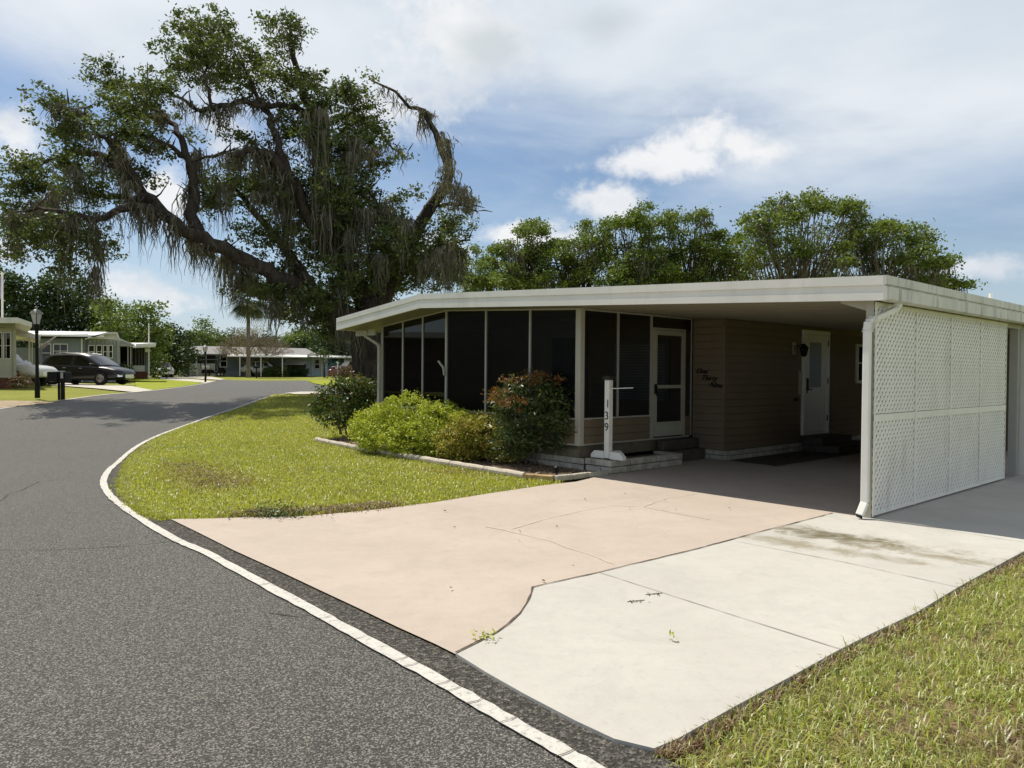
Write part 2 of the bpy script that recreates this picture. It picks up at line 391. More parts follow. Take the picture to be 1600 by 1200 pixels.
def leafquads(P, size, R, aspect=.55, jitter=.5, up=.35, droop=0):
    n = len(P); nr = R.normal(size=(n, 3)); nr[:, 2] = np.abs(nr[:, 2])+up; nr /= np.linalg.norm(nr, axis=1)[:, None]
    a = R.normal(size=(n, 3)); a[:, 2] -= droop; a -= nr*(a*nr).sum(1)[:, None]; a /= np.linalg.norm(a, axis=1)[:, None]; b = np.cross(nr, a)
    s = (size*(1+jitter*(R.random(n)-.5)))[:, None]
    return np.stack([P-a*s*.5, P+b*s*.5*aspect, P+a*s*.5, P-b*s*.5*aspect], 1)
def clumps(blobs, R, per=1.0, cl=.5, leaves=22, shell=.55):
    """blobs: (centre Vector, (rx, ry, rz), weight). clump centres near each blob's surface, leaves gaussian round them"""
    out = []
    for c, r, w in blobs:
        k = max(2, int(per*w*(r[0]*r[2]+r[0]*r[1]+r[1]*r[2])))
        d = R.normal(size=(k, 3)); d /= np.linalg.norm(d, axis=1)[:, None]
        q = (shell+(1.05-shell)*R.random(k))[:, None]*d
        ce = np.array(c)+q*np.array(r)
        sc = cl*(.6+.8*R.random(k))
        m = leaves
        p = ce[:, None, :]+R.normal(size=(k, m, 3))*sc[:, None, None]*np.array([1, 1, .6])*.5
        out.append(p.reshape(-1, 3))
    return np.concatenate(out)
def sheet(name, pts, dz, mat, kind='structure', step=1.0, depth=0, parent=None, follow=True, label=None, cat=None):
    """flat polygon laid on the terrain dz above it; subdivided so it follows the ground"""
    import bmesh
    from mathutils.geometry import tessellate_polygon
    bm = bmesh.new(); vs = [bm.verts.new((p[0], p[1], 0)) for p in pts]
    for a, b_, c_ in tessellate_polygon([[Vector((p[0], p[1], 0)) for p in pts]]):
        try: bm.faces.new((vs[a], vs[b_], vs[c_]))
        except ValueError: pass
    bmesh.ops.recalc_face_normals(bm, faces=bm.faces[:])
    ys = [p[1] for p in pts]; xs = [p[0] for p in pts]
    if follow:
        y = math.floor(min(ys)/step)*step+step*.37
        while y < min(max(ys), 34):
            if y > 5:
                bmesh.ops.bisect_plane(bm, geom=bm.verts[:]+bm.edges[:]+bm.faces[:], plane_co=(0, y, 0), plane_no=(0, 1, 0))
            y += step
        for u in (0, 6):
            x, yy = xyuv(u, 0); bmesh.ops.bisect_plane(bm, geom=bm.verts[:]+bm.edges[:]+bm.faces[:], plane_co=(x, yy, 0), plane_no=(SN, CS, 0))
    for v in bm.verts: v.co.z = G(v.co.x, v.co.y)+dz
    if depth:
        top = bm.faces[:]
        bd = [e for e in bm.edges if len(e.link_faces) == 1]
        mp = {}
        for e in bd:
            a, b = e.verts
            for q in (a, b):
                if q not in mp: mp[q] = bm.verts.new(q.co-Vector((0, 0, depth)))
            bm.faces.new((a, b, mp[b], mp[a]))
    bmesh.ops.recalc_face_normals(bm, faces=bm.faces[:])
    me = bpy.data.meshes.new(name); bm.to_mesh(me); bm.free(); me.materials.append(mat)
    if me.polygons and not depth:
        if me.polygons[0].normal.z < 0: me.flip_normals()
    o = bpy.data.objects.new(name, me); C.objects.link(o)
    if parent: o.parent = parent
    if kind: o['kind'] = kind
    tag(o, label, cat)
    return o
def inpoly(X, Y, poly):
    r = np.zeros(len(X), bool); n = len(poly)
    for i in range(n):
        x1, y1 = poly[i][:2]; x2, y2 = poly[(i+1) % n][:2]
        c = (y1 > Y) != (y2 > Y); r ^= c & (X < (x2-x1)*(Y-y1)/((y2-y1) or 1e-9)+x1)
    return r
def Gn(X, Y):
    t = np.clip((Y-14)/14, 0, 1); u = (X-X0)*SN+(Y-Y0)*CS
    return .57*t*t*(3-2*t)-.0084*np.clip(u, 0, 6)
def smoothline(pts, n=8):
    """Catmull-Rom through 2-D ground points"""
    out = []; P = [pts[0]]+list(pts)+[pts[-1]]
    for i in range(1, len(P)-2):
        for k in range(n):
            t = k/n; a, b, c, d = (Vector(P[j][:2]) for j in (i-1, i, i+1, i+2))
            out.append(.5*((2*b)+(c-a)*t+(2*a-5*b+4*c-d)*t*t+(3*b-a-3*c+d)*t**3))
    out.append(Vector(P[-1][:2])); return out
# ---------------------------------------------------------------- ground, street, driveways
P2 = lambda l: [gp(*p) for p in l]
far = [Vector((-700, -80, 0)), Vector((700, -80, 0)), Vector((700, 1500, 0)), Vector((-700, 1500, 0))]
g0 = sheet('ground', far, -.045, M['ground'], step=1.0)

edge_px = [(430, 616), (400, 627.5), (370, 638), (320, 656), (280, 671.5), (258, 681), (240, 690), (225, 700), (214, 710), (203, 727), (196.5, 742),
           (193.5, 758), (197, 771), (207, 783), (220, 793), (240, 803.5), (267, 811)]
drv_px = [(310, 832), (366, 860), (430, 889), (500, 922), (560, 950), (620, 979), (680, 1006), (712, 1022)]
con_px = [(760, 1052), (820, 1086), (900, 1128), (960, 1156), (1022, 1171)]
roadL = [(-400, 700), (-150, 664), (0, 637.5), (110, 622.5), (217, 611.5), (262, 606.5), (300, 601.5), (322, 598), (337, 594.8), (344, 592.5), (360, 593.6), (415, 594.6), (478, 594.2)]
roadR = [(488, 599), (510, 603), (640, 607), (640, 613), (500, 612.5), (460, 613.5)]
near = [Vector((1.5, 2.0, 0)), Vector((3.2, -.5, 0)), Vector((6, -9, 0)), Vector((-18, -12, 0)), Vector((-18, 6, 0))]
E0 = smoothline(P2(edge_px), 4)
R_ = random.Random(3)
E0 = [p+Vector((R_.uniform(-.02, .02), R_.uniform(-.02, .02))) for p in E0]
road_poly = [Vector(p[:2]) for p in P2(roadL)]+[Vector(p[:2]) for p in P2(roadR)]+E0+[Vector(p[:2]) for p in P2(drv_px+con_px)]+[p.xy for p in near]
sheet('road', road_poly, -.016, M['asphalt'])
# darker broken strip outside the line
line_px = [(470, 612.2), (445, 615), (415, 621.3), (375, 635), (325, 651.5), (275, 669.5), (245, 681), (226, 690), (208, 701), (187, 719), (171, 733), (163, 745), (162, 756), (170, 771), (184, 784),
           (199, 795.5), (233, 818), (279, 843.5), (320, 861.5), (413, 911.5), (497, 956), (565, 994), (660, 1046), (760, 1103), (860, 1160), (925, 1198), (1010, 1250), (1150, 1340)]
LN = smoothline(P2(line_px), 6)
def ribbon(name, line, w, dz, mat, kind='structure', jit=0, seed=0):
    r = random.Random(seed); vs = []; fs = []
    for i, p in enumerate(line):
        d = (line[min(i+1, len(line)-1)]-line[max(0, i-1)]).normalized(); n = Vector((-d.y, d.x))
        for s in (-1, 1):
            q = p+n*s*(w/2+r.uniform(-jit, jit)); vs.append((q.x, q.y, G(q.x, q.y)+dz))
    for i in range(len(line)-1): fs.append((2*i, 2*i+1, 2*i+3, 2*i+2))
    b = MB(); b.add(vs, fs); o = b.build(name, mat); o['kind'] = kind
    if o.data.polygons[0].normal.z < 0: o.data.flip_normals()
    return o
fine = []
for i in range(len(LN)-1):
    k = max(1, int((LN[i+1]-LN[i]).length/.12))
    fine += [LN[i].lerp(LN[i+1], j/k) for j in range(k)]
ribbon('road_edge_line', fine, .082, -.004, M['road_paint'], jit=.006, seed=4)
sp = [i for i, p in enumerate(LN) if p.y < 17]
Estr = [Vector(p[:2]) for p in E0 if p.y < 17]+[Vector(p[:2]) for p in P2(drv_px+con_px)]+[Vector((1.15, 2.35))]
strip = [LN[i] for i in sp if LN[i].y > 2.2]
sheet('road_shoulder', strip+Estr[::-1], -.011, M['asphalt_edge'])
ribbon('gutter_strip', smoothline(P2([(-250, 677), (0, 638), (110, 623), (217, 612), (262, 607), (300, 602), (322, 598.4), (336, 595)]), 4), .16, -.006, M['conc_far'])

tl = []
for (x, y) in ((283, 844), (420, 914), (505, 959), (567, 994), (622, 1024), (640, 1034), (690, 1062), (716, 1077), (745, 1094), (800, 1125), (880, 1171)):
    c_ = gp(x, y); k = min(range(1, len(fine)-1), key=lambda i: (fine[i]-c_.xy).length); d_ = (fine[k+1]-fine[k-1]).normalized(); n_ = Vector((-d_.y, d_.x)); tl.append([fine[k]-n_*.06, fine[k]+d_*.012, fine[k]+n_*.06])
strokes_later = tl
pink_top = [(267, 811), (330, 810), (400, 807.5), (475, 806), (550, 800), (620, 792), (680, 784.5), (760, 771.5), (850, 758), (900, 752.5)]
bound = [(832, 919), (830, 928), (822, 944), (812, 960), (795, 977), (775, 990), (745, 1006), (712, 1022)]
c1 = xyuv(0, .39); lat = [Vector(xyuv(u, v)) for u, v in ((14, -.05), (0, -.05), (-.02, .39))]
bd = [Vector(p[:2]) for p in P2([(1300, 803), (1180, 834), (1080, 861), (1000, 880), (935, 895.5), (880, 908)]+bound)]
pink = [Vector(p[:2]) for p in P2(pink_top)]+[Vector(xyuv(*q)) for q in ((.2, 3.9), (.6, 4.3), (3.3, 4.6), (3.5, 4.1), (13.5, 4.0), (13.9, .0), (0.02, .0), (0.0, .39))]+bd+[Vector(p[:2]) for p in P2(drv_px[::-1])]
sheet('pink_driveway', pink, 0, M['pink'])
conc_edge = P2([(1022, 1171), (1060, 1155), (1150, 1104), (1240, 1056), (1312, 1016), (1368, 988), (1432, 958), (1496, 919), (1554, 887), (1600, 862)])
concp = [Vector(p[:2]) for p in P2([(1300, 803)])]+bd[1:]+[Vector(p[:2]) for p in P2(con_px)]+[Vector(p[:2]) for p in conc_edge[1:]]+[Vector(xyuv(4, -1.62)), Vector(xyuv(14, -1.7)), Vector(xyuv(14, -.006)), Vector(xyuv(0, -.006)), Vector(xyuv(-.02, .38))]
sheet('concrete_driveway', concp, .005, M['conc'], depth=.07)
M['joint'] = simple('joint_dirt', (.10, .08, .06), .4, 20, .95)
M['jointl'] = simple('joint_line', (.22, .20, .17), .3, 12, .95)
def strokes(name, lines, dz, mat, w, seed=1, jit=.002, sub=.1):
    b = MB(); r = random.Random(seed)
    for ln in lines:
        pts = []
        for i in range(len(ln)-1):
            a, c = Vector(ln[i][:2]), Vector(ln[i+1][:2]); k = max(1, int((c-a).length/sub))
            pts += [a.lerp(c, j/k) for j in range(k)]
        pts.append(Vector(ln[-1][:2])); vs = []; fs = []
        for i, p in enumerate(pts):
            d = (pts[min(i+1, len(pts)-1)]-pts[max(0, i-1)]).normalized(); n = Vector((-d.y, d.x)); o = n*r.uniform(-jit, jit); ww = w*r.uniform(.4, 1.2)
            for s in (-1, 1):
                q = p+o+n*s*ww/2; vs.append((q.x, q.y, G(q.x, q.y)+dz))
        fs = [(2*i, 2*i+1, 2*i+3, 2*i+2) for i in range(len(pts)-1)]; b.add(vs, fs)
    o = b.build(name, mat); o['kind'] = 'structure'
    if o.data.polygons[0].normal.z < 0: o.data.flip_normals()
    return o
strokes('driveway_seam', [bd], .010, M['joint'], .017, 2, .005)
strokes('driveway_joints', [P2([(937, 896), (1120, 955), (1312, 1016)]), P2([(1150, 847), (1320, 880), (1497, 919)]), P2([(1372, 812), (1500, 833), (1600, 848.5)])], .0095, M['jointl'], .007, 3, .001)
strokes('driveway_cracks', [P2([(757, 823), (790, 829), (830, 839), (862, 846), (885, 856), (930, 870), (960, 882)]), P2([(800, 827), (850, 812), (910, 798), (960, 790), (1005, 792), (1060, 803), (1110, 812)]),
                            P2([(1005, 792), (1040, 779), (1090, 772)])], .004, simple('crack_filler', (.60, .50, .40), .2, 20, .9), .012, 5, .006)
strokes('road_cracks', [P2([(0, 857), (90, 856), (180, 852), (250, 846), (300, 838)]), P2([(100, 713), (140, 712.5), (143, 711)]), P2([(0, 782), (15, 770), (30, 766), (62, 751), (90, 748)]),
                        P2([(420, 955), (470, 960), (500, 953)])], -.0125, simple('crack_dark', (.035, .033, .03), .2, 20, .95), .009, 7, .01)
strokes('line_cracks', strokes_later, .001, M['joint'], .006, 12, .003, .03)
mat_b = [Vector(xyuv(*q)) for q in ((3.42, 3.9), (3.3, 2.85), (6.4, 2.85), (9.5, 2.85), (9.5, 3.9))]
sheet('carport_walk', mat_b, .004, M['deckdark'])
strokes('carport_walk_edge', [[mat_b[0], mat_b[1], mat_b[3]]], .0085, M['conc'], .03, 3, .001)

# lawns
lawn_poly = E0+[Vector(p[:2]) for p in P2([(330, 810), (400, 807.5), (475, 806), (550, 800), (620, 792), (680, 784.5), (760, 771.5), (850, 758), (885, 753.5)])]+\
    [Vector(xyuv(-.6, 4.0)), Vector(xyuv(-.73, 5)), Vector(xyuv(-.7, 7.3)), Vector(xyuv(-.55, 9.5)), Vector(xyuv(-.4, 11)), Vector(xyuv(.6, 11.5)), Vector(xyuv(6, 11)), Vector((2, 27)), Vector((-6.5, 27.3))]
sheet('front_lawn', lawn_poly, -.018, M['ground'])
bed = [Vector(xyuv(*q)) for q in ((-.72, 4.3), (-.55, 4.0), (.5, 3.95), (.5, 10.0), (.6, 11.4), (-.4, 11.0), (-.55, 9.5), (-.68, 7.3), (-.73, 5))]
sheet('garden_bed', bed, .012, M['gravel'])
Y_ = [('green_lawn', [(213, 607), (225, 611.3), (262, 606.3), (300, 601.3), (316, 598.8), (300, 595.5), (250, 592), (211, 591.5)], .0, 'green_lawn'),
      ('neighbour_driveway', [(95, 598), (206, 603.5), (218, 606), (226, 611), (180, 607.5), (212, 613), (188, 615), (150, 608), (90, 600)], .004, 'conc_far'),
      ('neighbour_driveway', [(250, 592.5), (300, 596), (322, 598.6), (334, 595.6), (300, 592.5), (262, 590.5), (250, 590.5)], .004, 'conc_far'),
      ('neighbour_driveway', [(245, 588), (330, 588.5), (352, 592.6), (343, 593.5), (300, 591), (245, 590)], .004, 'conc_far'),
      ('corner_lawn', [(481, 594.4), (560, 594), (560, 602), (510, 602.5), (490, 598.8)], .0, 'green_lawn'),
      ('side_walk', [(446, 613.6), (470, 611.8), (640, 611.5), (640, 616), (460, 615.5)], .0, 'conc_far')]
for nm, pts, dz, mt in Y_:
    if nm == 'neighbour_driveway' and pts[0] == (95, 598): pts = [(60, 596.5), (206, 603.3), (222, 606.5), (240, 609.6), (212, 613), (150, 606.8), (60, 600)]
    sheet(nm, P2(pts), dz, M[mt])
sheet('sandy_verge', P2([(-60, 628), (0, 625.5), (60, 626.5), (92, 628), (60, 631.5), (0, 637), (-60, 645)]), 0, simple('sandy_soil', (.34, .27, .18), .2, 3, .95, .5, 30))

# ---------------------------------------------------------------- the house with its carport (local x = u away right, y = v away left)
HR = Matrix.Translation((X0, Y0, 0)) @ Matrix.Rotation(math.pi/2-TH, 4, 'Z') @ Matrix.Rotation(.0084, 4, 'Y')
house = thing('mobile_home', (X0, Y0, 0), 'long beige home with white fascia roof, dark screened porch and open lattice-sided carport', 'house', rot=HR.to_euler())
def hinv(px, py, ax, val):
    r = Vector(ray(px, py)); q = HR.inverted(); o = q @ Vector((0, 0, H)); d = (q @ (Vector((0, 0, H))+r))-o
    i = 0 if ax == 'u' else 1; return o+d*((val-o[i])/d[i])
def top(v): return 2.4727+.0477*(v+.138) if v <= 7.905 else 2.8563-.0977*(v-7.905)
VR, VL, VK = -.138, 10.867, 7.905; UF, UE = -.1035, 14.0
def band(z0, z1, u0, u1, name, mat, parent):
    pts = [(VR, top(VR)+z0), (VK, top(VK)+z0), (VL, top(VL)+z0), (VL, top(VL)+z1), (VK, top(VK)+z1), (VR, top(VR)+z1)]
    b = MB(); b.prism(pts, 'x', u0, u1); return b.build(name, mat, parent)
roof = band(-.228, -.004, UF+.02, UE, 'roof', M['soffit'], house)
rt = band(-.004, .006, UF+.01, UE-.01, 'roof_top', M['white'], roof)
f1 = band(-.082, 0.012, UF-.026, UF+.018, 'front_fascia', M['fascia'], house)
f2 = band(-.160, -.0825, UF-.008, UF+.018, 'fascia_band', M['fascia'], f1)
f3 = band(-.238, -.1605, UF-.022, UF+.018, 'fascia_drip', M['fascia'], f1)
b = MB(); zt = top(VR)
b.prism([(VR-.002, zt+.012), (VR-.034, zt+.012), (VR-.034, zt-.075), (VR-.012, zt-.085), (VR-.012, zt-.098), (VR-.045, zt-.105), (VR-.045, zt-.225), (VR-.02, zt-.238), (VR+.05, zt-.238), (VR+.05, zt-.232), (VR-.002, zt-.228)], 'x', UF-.028, UE)
b.build('side_gutter', M['fascia_dirty'], house)
b = MB(); zt = top(VL)
b.box(UF-.02, UE, VL+.001, VL+.03, zt-.238, zt+.01); b.build('left_gutter', M['fascia'], house)
b = MB()
for k in range(28):
    u = .15+k*.3; b.prism([(VR+.06, top(VR+.06)-.2285), (4.45, top(4.45)-.2285), (4.45, top(4.45)-.24), (VR+.06, top(VR+.06)-.24)], 'x', u, u+.018)
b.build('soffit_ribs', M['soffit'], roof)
sof = lambda v: top(v)-.230
def siding(b, p, q, z0, z1, out, course=.125, lap=.012):
    """lapped boards on the wall from p to q (u, v), leaning out at the foot of each course"""
    n = Vector(out); z = z0
    while z < z1-.005:
        zz = min(z+course, z1); a = [Vector((*p, 0)), Vector((*q, 0))]; vs = []
        for s, o in ((z, -.02), (z, lap), (zz-.007, lap-.005), (zz-.006, -.02), (zz, -.02)):
            for w in a: vs.append((w.x+n[0]*o, w.y+n[1]*o, s))
        b.add(vs, [(2*i, 2*i+1, 2*i+3, 2*i+2) for i in range(4)]); z = zz
# long wall, end wall, porch wall
b = MB(); siding(b, (3.377, 3.869), (13.9, 3.869), .17, sof(3.87), (0, -1)); siding(b, (3.377, 3.869), (3.377, 4.50), .17, sof(3.9)+.02, (-1, 0)); wall = b.build('wall', M['beige'], house)
b = MB(); siding(b, (3.377, 4.56), (3.377, 10.0), .38, sof(7.9), (-1, 0)); b.build('porch_back_wall', M['beige'], house)
b = MB(); siding(b, (.475, 10.053), (13.9, 10.053), .38, sof(10.05), (0, 1)); siding(b, (13.9, 3.869), (13.9, 10.05), .1, 2.6, (1, 0)); b.build('outer_walls', M['beige'], house)
b = MB(); b.box(3.365, 3.43, 3.857, 3.90, .17, sof(3.87)); b.box(3.30, 3.34, 3.86, 3.865, 2.35, 2.36); b.build('corner_trim', M['beige'], house)
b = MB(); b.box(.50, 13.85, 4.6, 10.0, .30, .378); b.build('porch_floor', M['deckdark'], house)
b = MB()
siding(b, (.475, 4.60), (.475, 10.02), .395, .765, (-1, 0)); siding(b, (.53, 4.535), (2.2, 4.535), .395, .765, (0, -1)); siding(b, (3.15, 4.535), (3.37, 4.535), .395, .74, (0, -1))
kw = b.build('knee_wall', M['beige'], house)
b = MB(); b.box(.455, .50, 4.60, 10.05, .765, .79); b.box(.53, 2.2, 4.515, 4.555, .765, .79); b.box(.46, .5, 4.6, 10.05, .37, .394); b.box(.53, 3.3, 4.52, 4.555, .37, .394); b.build('sill_trim', M['cream'], kw)
b = MB(); b.box(.50, .60, 4.57, 10.02, .18, .369); b.box(.6, 3.35, 4.57, 4.66, .18, .369); b.build('skirting_board', simple('olive_board', (.16, .14, .10), .2, 5, .8), house)
# window mullions and screens
for v, w in ((10.053, .06), (9.3, .03), (8.625, .03), (7.876, .05), (6.742, .035), (5.631, .035)):
    b = MB(); b.box(.452, .492, v-w/2, v+w/2, .79, sof(v)-.002); b.build('screen_mullion', M['alu'], house)
b = MB(); b.box(1.335, 1.365, 4.515, 4.55, .79, sof(4.53)-.002); b.box(2.185, 2.22, 4.512, 4.55, .395, sof(4.53)-.002); b.box(3.345, 3.36, 4.515, 4.55, .395, sof(4.53)-.002)
b.prism([(.46, 2.44), (.46, 2.47)] and [(4.6, sof(4.6)-.03), (7.876, sof(7.876)-.03), (10.02, sof(10.02)-.03), (10.02, sof(10.02)-.003), (7.876, sof(7.876)-.003), (4.6, sof(4.6)-.003)], 'x', .457, .488)
b.box(.53, 3.34, 4.518, 4.548, sof(4.5)-.03, sof(4.5)-.004)
b.build('screen_frame', M['alu'], house)
b = MB(); b.box(.43, .53, 4.49, 4.595, .37, sof(4.5)-.002); pp = b.build('porch_post', M['cream'], house, bevel=.006)
b = MB(); b.bar((.425, 7.90, 1.55), (.40, 8.03, 1.68), .03, .03); b.bar((.42, 7.87, 1.42), (.42, 7.90, 1.56), .035, .03); b.build('post_bracket', M['alu'], house)
vs = [10.023, 9.315, 9.285, 8.64, 8.61, 7.90, 7.85, 6.76, 6.725, 5.65, 5.613, 4.60]
for k in range(6):
    a, c = vs[2*k], vs[2*k+1]; b = MB(); p = [(a, .79), (c, .79), (c, sof(c)-.03), (a, sof(a)-.03)]
    b.add([(.474, y, z) for y, z in p], [(0, 1, 2, 3)]); b.build('screen_panel', M['vinyl'] if k < 3 else M['screen'], house)
for (a, c, z0) in ((.53, 1.335, .79), (1.365, 2.185, .79), (3.15, 3.345, .74)):
    b = MB(); b.add([(a, 4.535, z0), (c, 4.535, z0), (c, 4.535, 2.45), (a, 4.535, 2.45)], [(0, 1, 2, 3)]); b.build('screen_panel', M['screen'], house)
b = MB(); b.add([(2.22, 4.535, 2.25), (3.345, 4.535, 2.25), (3.345, 4.535, 2.45), (2.22, 4.535, 2.45)], [(0, 1, 2, 3)]); b.build('screen_panel', M['screen'], house)
# porch door
b = MB(); b.box(2.225, 2.255, 4.505, 4.552, .40, 2.25); b.box(3.115, 3.15, 4.505, 4.552, .40, 2.25); b.box(2.255, 3.115, 4.505, 4.552, 2.215, 2.25); dr = b.build('porch_door', M['cream'], house)
b = MB(); x0, x1 = 2.262, 3.108
b.box(x0, x0+.07, 4.495, 4.53, .42, 2.205); b.box(x1-.07, x1, 4.495, 4.53, .42, 2.205); b.box(x0+.07, x1-.07, 4.496, 4.529, 2.13, 2.205); b.box(x0+.07, x1-.07, 4.496, 4.529, 1.23, 1.285); b.box(x0+.07, x1-.07, 4.496, 4.529, .42, .48); b.box(x0+.07, x1-.07, 4.496, 4.529, .60, .66)
b.build('door_frame', M['cream'], dr)
b = MB(); b.box(x0+.07, x1-.07, 4.508, 4.52, .48, .60); b.build('kick_panel', simple('kick_panel_metal', (.42, .42, .34), .08, 4, .4), dr)
b = MB(); b.add([(x0+.07, 4.515, .66), (x1-.07, 4.515, .66), (x1-.07, 4.515, 2.13), (x0+.07, 4.515, 2.13)], [(0, 1, 2, 3)]); b.build('door_screen', M['screen'], dr)
b = MB(); b.box(x0-.005, x0+.04, 4.47, 4.495, 1.14, 1.30); b.bar((x0+.02, 4.46, 1.10), (x0+.02, 4.46, 1.26), .015, .015); b.build('door_handle', M['black'], dr)
# things seen dimly inside the porch
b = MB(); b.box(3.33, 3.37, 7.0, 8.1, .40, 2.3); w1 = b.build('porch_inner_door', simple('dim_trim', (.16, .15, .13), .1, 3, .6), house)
b = MB(); b.box(3.325, 3.329, 7.12, 7.98, .9, 2.2); b.build('pane', M['glass_car'], w1)
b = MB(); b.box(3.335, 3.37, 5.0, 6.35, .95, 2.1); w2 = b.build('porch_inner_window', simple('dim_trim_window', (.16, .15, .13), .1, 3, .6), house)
b = MB()
for k in range(20): b.bar((3.325, 5.08, 1.0+k*.053), (3.325, 6.27, 1.0+k*.053), .004, .03)
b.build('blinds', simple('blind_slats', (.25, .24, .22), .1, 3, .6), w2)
# brick skirts
def bricks(b, p, q, z0, courses, h, L_, out, th=.09, seed=0, gap=.012):
    r = random.Random(seed); p = Vector(p); q = Vector(q); d = (q-p); ln = d.length; d.normalize(); n = Vector(out)
    for c in range(courses):
        s = -(L_*.5 if c % 2 else 0)+r.uniform(0, .05)
        while s < ln:
            e = s+L_*r.uniform(.85, 1.15); a = max(0, s); bb = min(ln, e-gap)
            if bb-a > .03:
                z = z0+c*h; o = r.uniform(-.004, .006)
                A = p+d*a; B = p+d*bb; vs = []
                for zz in (z+gap*.5, z+h-gap*.5):
                    for w in (A+n*o, B+n*o, B-n*th, A-n*th): vs.append((w.x, w.y, zz))
                b.add(vs, [(0, 3, 2, 1), (4, 5, 6, 7), (0, 1, 5, 4), (1, 2, 6, 5), (2, 3, 7, 6), (3, 0, 4, 7)])
            s = e
b = MB(); bricks(b, (3.41, 3.80), (6.02, 3.80), .0, 2, .085, .30, (0, -1), seed=1, th=.08); bricks(b, (3.36, 4.50), (3.36, 3.81), 0, 2, .085, .28, (-1, 0), seed=2, th=.08)
b.build('block_skirt', M['brick_white'], house, bevel=.006); b = MB(); bricks(b, (7.5, 3.82), (13.5, 3.82), 0, 2, .085, .30, (0, -1), seed=4, th=.05); b.build('block_skirt', M['brick_white'], house, bevel=.006); b = MB()
bricks(b, (.47, 10.0), (.47, 4.45), 0, 2, .095, .34, (-1, 0), seed=3, th=.09)
sk = b.build('block_skirt', M['brick_white'], house, bevel=.006)
b = MB(); b.box(3.40, 6.0, 3.82, 3.86, 0, .169); b.box(3.38, 3.42, 3.86, 4.5, 0, .169); b.box(.49, .55, 4.45, 10.0, 0, .185); b.box(6.0, 13.5, 3.84, 3.86, 0, .169); b.build('skirt_mortar', M['mortar'], sk)
# main door
b = MB(); u0, u1 = 6.06, 7.13; z0, z1 = .30, 2.353
b.box(u0, u0+.085, 3.80, 3.88, z0, z1); b.box(u1-.085, u1, 3.80, 3.88, z0, z1); b.box(u0+.085, u1-.085, 3.80, 3.88, z1-.085, z1); b.box(u0+.085, u1-.085, 3.80, 3.88, z0, z0+.05)
md = b.build('carport_door', M['white'], house)
b = MB(); a, c = u0+.09, u1-.09; zz0, zz1 = z0+.055, z1-.09
b.box(a, a+.19, 3.835, 3.862, zz0, zz1); b.box(c-.19, c, 3.835, 3.862, zz0, zz1); b.box(a+.19, c-.19, 3.835, 3.862, zz1-.14, zz1); b.box(a+.19, c-.19, 3.835, 3.862, zz0, 1.23)
b.build('door_leaf', M['white'], md, bevel=.004)
b = MB(); b.box(a+.19, c-.19, 3.845, 3.855, 1.23, zz1-.14); b.build('frosted_pane', M['frosted'], md)
b = MB(); b.box(a+.03, a+.08, 3.815, 3.835, 1.12, 1.42); b.bar((a+.055, 3.79, 1.17), (a+.055, 3.79, 1.40), .018, .018); b.bar((a+.055, 3.79, 1.2), (a+.2, 3.79, 1.19), .02, .02); b.build('door_handle', M['bronze'], md)
for z in (.55, 1.3, 2.05): b = MB(); b.box(c-.01, c+.025, 3.795, 3.8, z, z+.12); b.build('hinge', M['bronze'], md)
b = MB(); b.box(5.93, 6.055, 3.838, 3.856, 1.10, 1.55); b.build('switch_plate', M['cream'], md)
b = MB(); b.tube([(5.8, 3.85, 1.0), (5.8, 3.80, 1.0)], .035, 10); b.build('water_tap', M['bronze'], house)
# coach light
b = MB(); b.box(5.68, 5.80, 3.835, 3.855, 1.86, 2.10); cl = b.build('coach_light', M['cream'], house)
b = MB(); b.bar((5.76, 3.83, 2.02), (5.80, 3.70, 2.06), .02, .02); b.lathe([(.02, -.13), (.05, -.1), (.075, .03), (.09, .035), (.04, .09), (.01, .12)], (5.80, 3.68, 1.95), 6); b.build('lantern', M['black'], cl)
# window past the door
b = MB(); b.box(8.45, 9.35, 3.82, 3.868, 1.30, 2.15); w = b.build('window', M['white'], house)
b = MB(); b.box(8.53, 9.27, 3.812, 3.819, 1.37, 1.72); b.box(8.53, 9.27, 3.812, 3.819, 1.76, 2.09); b.build('pane', M['glass'], w)
# posts of the carport
b = MB(); b.box(0.002, .08, .002, .08, 0.005, sof(.05)-.001); b.build('carport_post', M['cream'], house)
b = MB(); b.prism([(.005, sof(0)), (.36, sof(.36)), (.36, sof(.36)-.02), (.08, sof(0)-.10), (.005, sof(0)-.12)], 'x', .02, .06); b.build('post_bracket', M['cream'], house)
b = MB(); b.box(.08, UE-.1, -.002, .07, 2.18, sof(0)-.001); b.build('carport_beam', M['cream'], house)
b = MB(); b.box(5.02, 5.14, .0, .10, 0, 2.18)
for k in range(3): b.box(5.03+k*.04, 5.05+k*.04, -.008, 0, 0.01, 2.17)
b.build('carport_post', M['alu'], house)
b = MB(); b.box(5.26, 5.34, -.06, .02, 0, 2.2); b.build('downspout', M['white'], house)
# utility wall at the back of the carport
b = MB(); siding(b, (4.75, 1.1), (8.0, 1.1), 0.02, 1.62, (0, -1), .15); b.box(4.75, 8.0, 1.1, 1.14, 1.62, 1.66); b.box(4.75, 8.0, 1.06, 1.09, .95, 1.0); b.build('low_partition', simple('partition_paint', (.30, .28, .23), .05, 3, .6), house)
b = MB(); siding(b, (9.0, -.0), (9.0, 3.86), 0.02, 2.3, (-1, 0)); b.build('shed_wall', M['beige'], house)
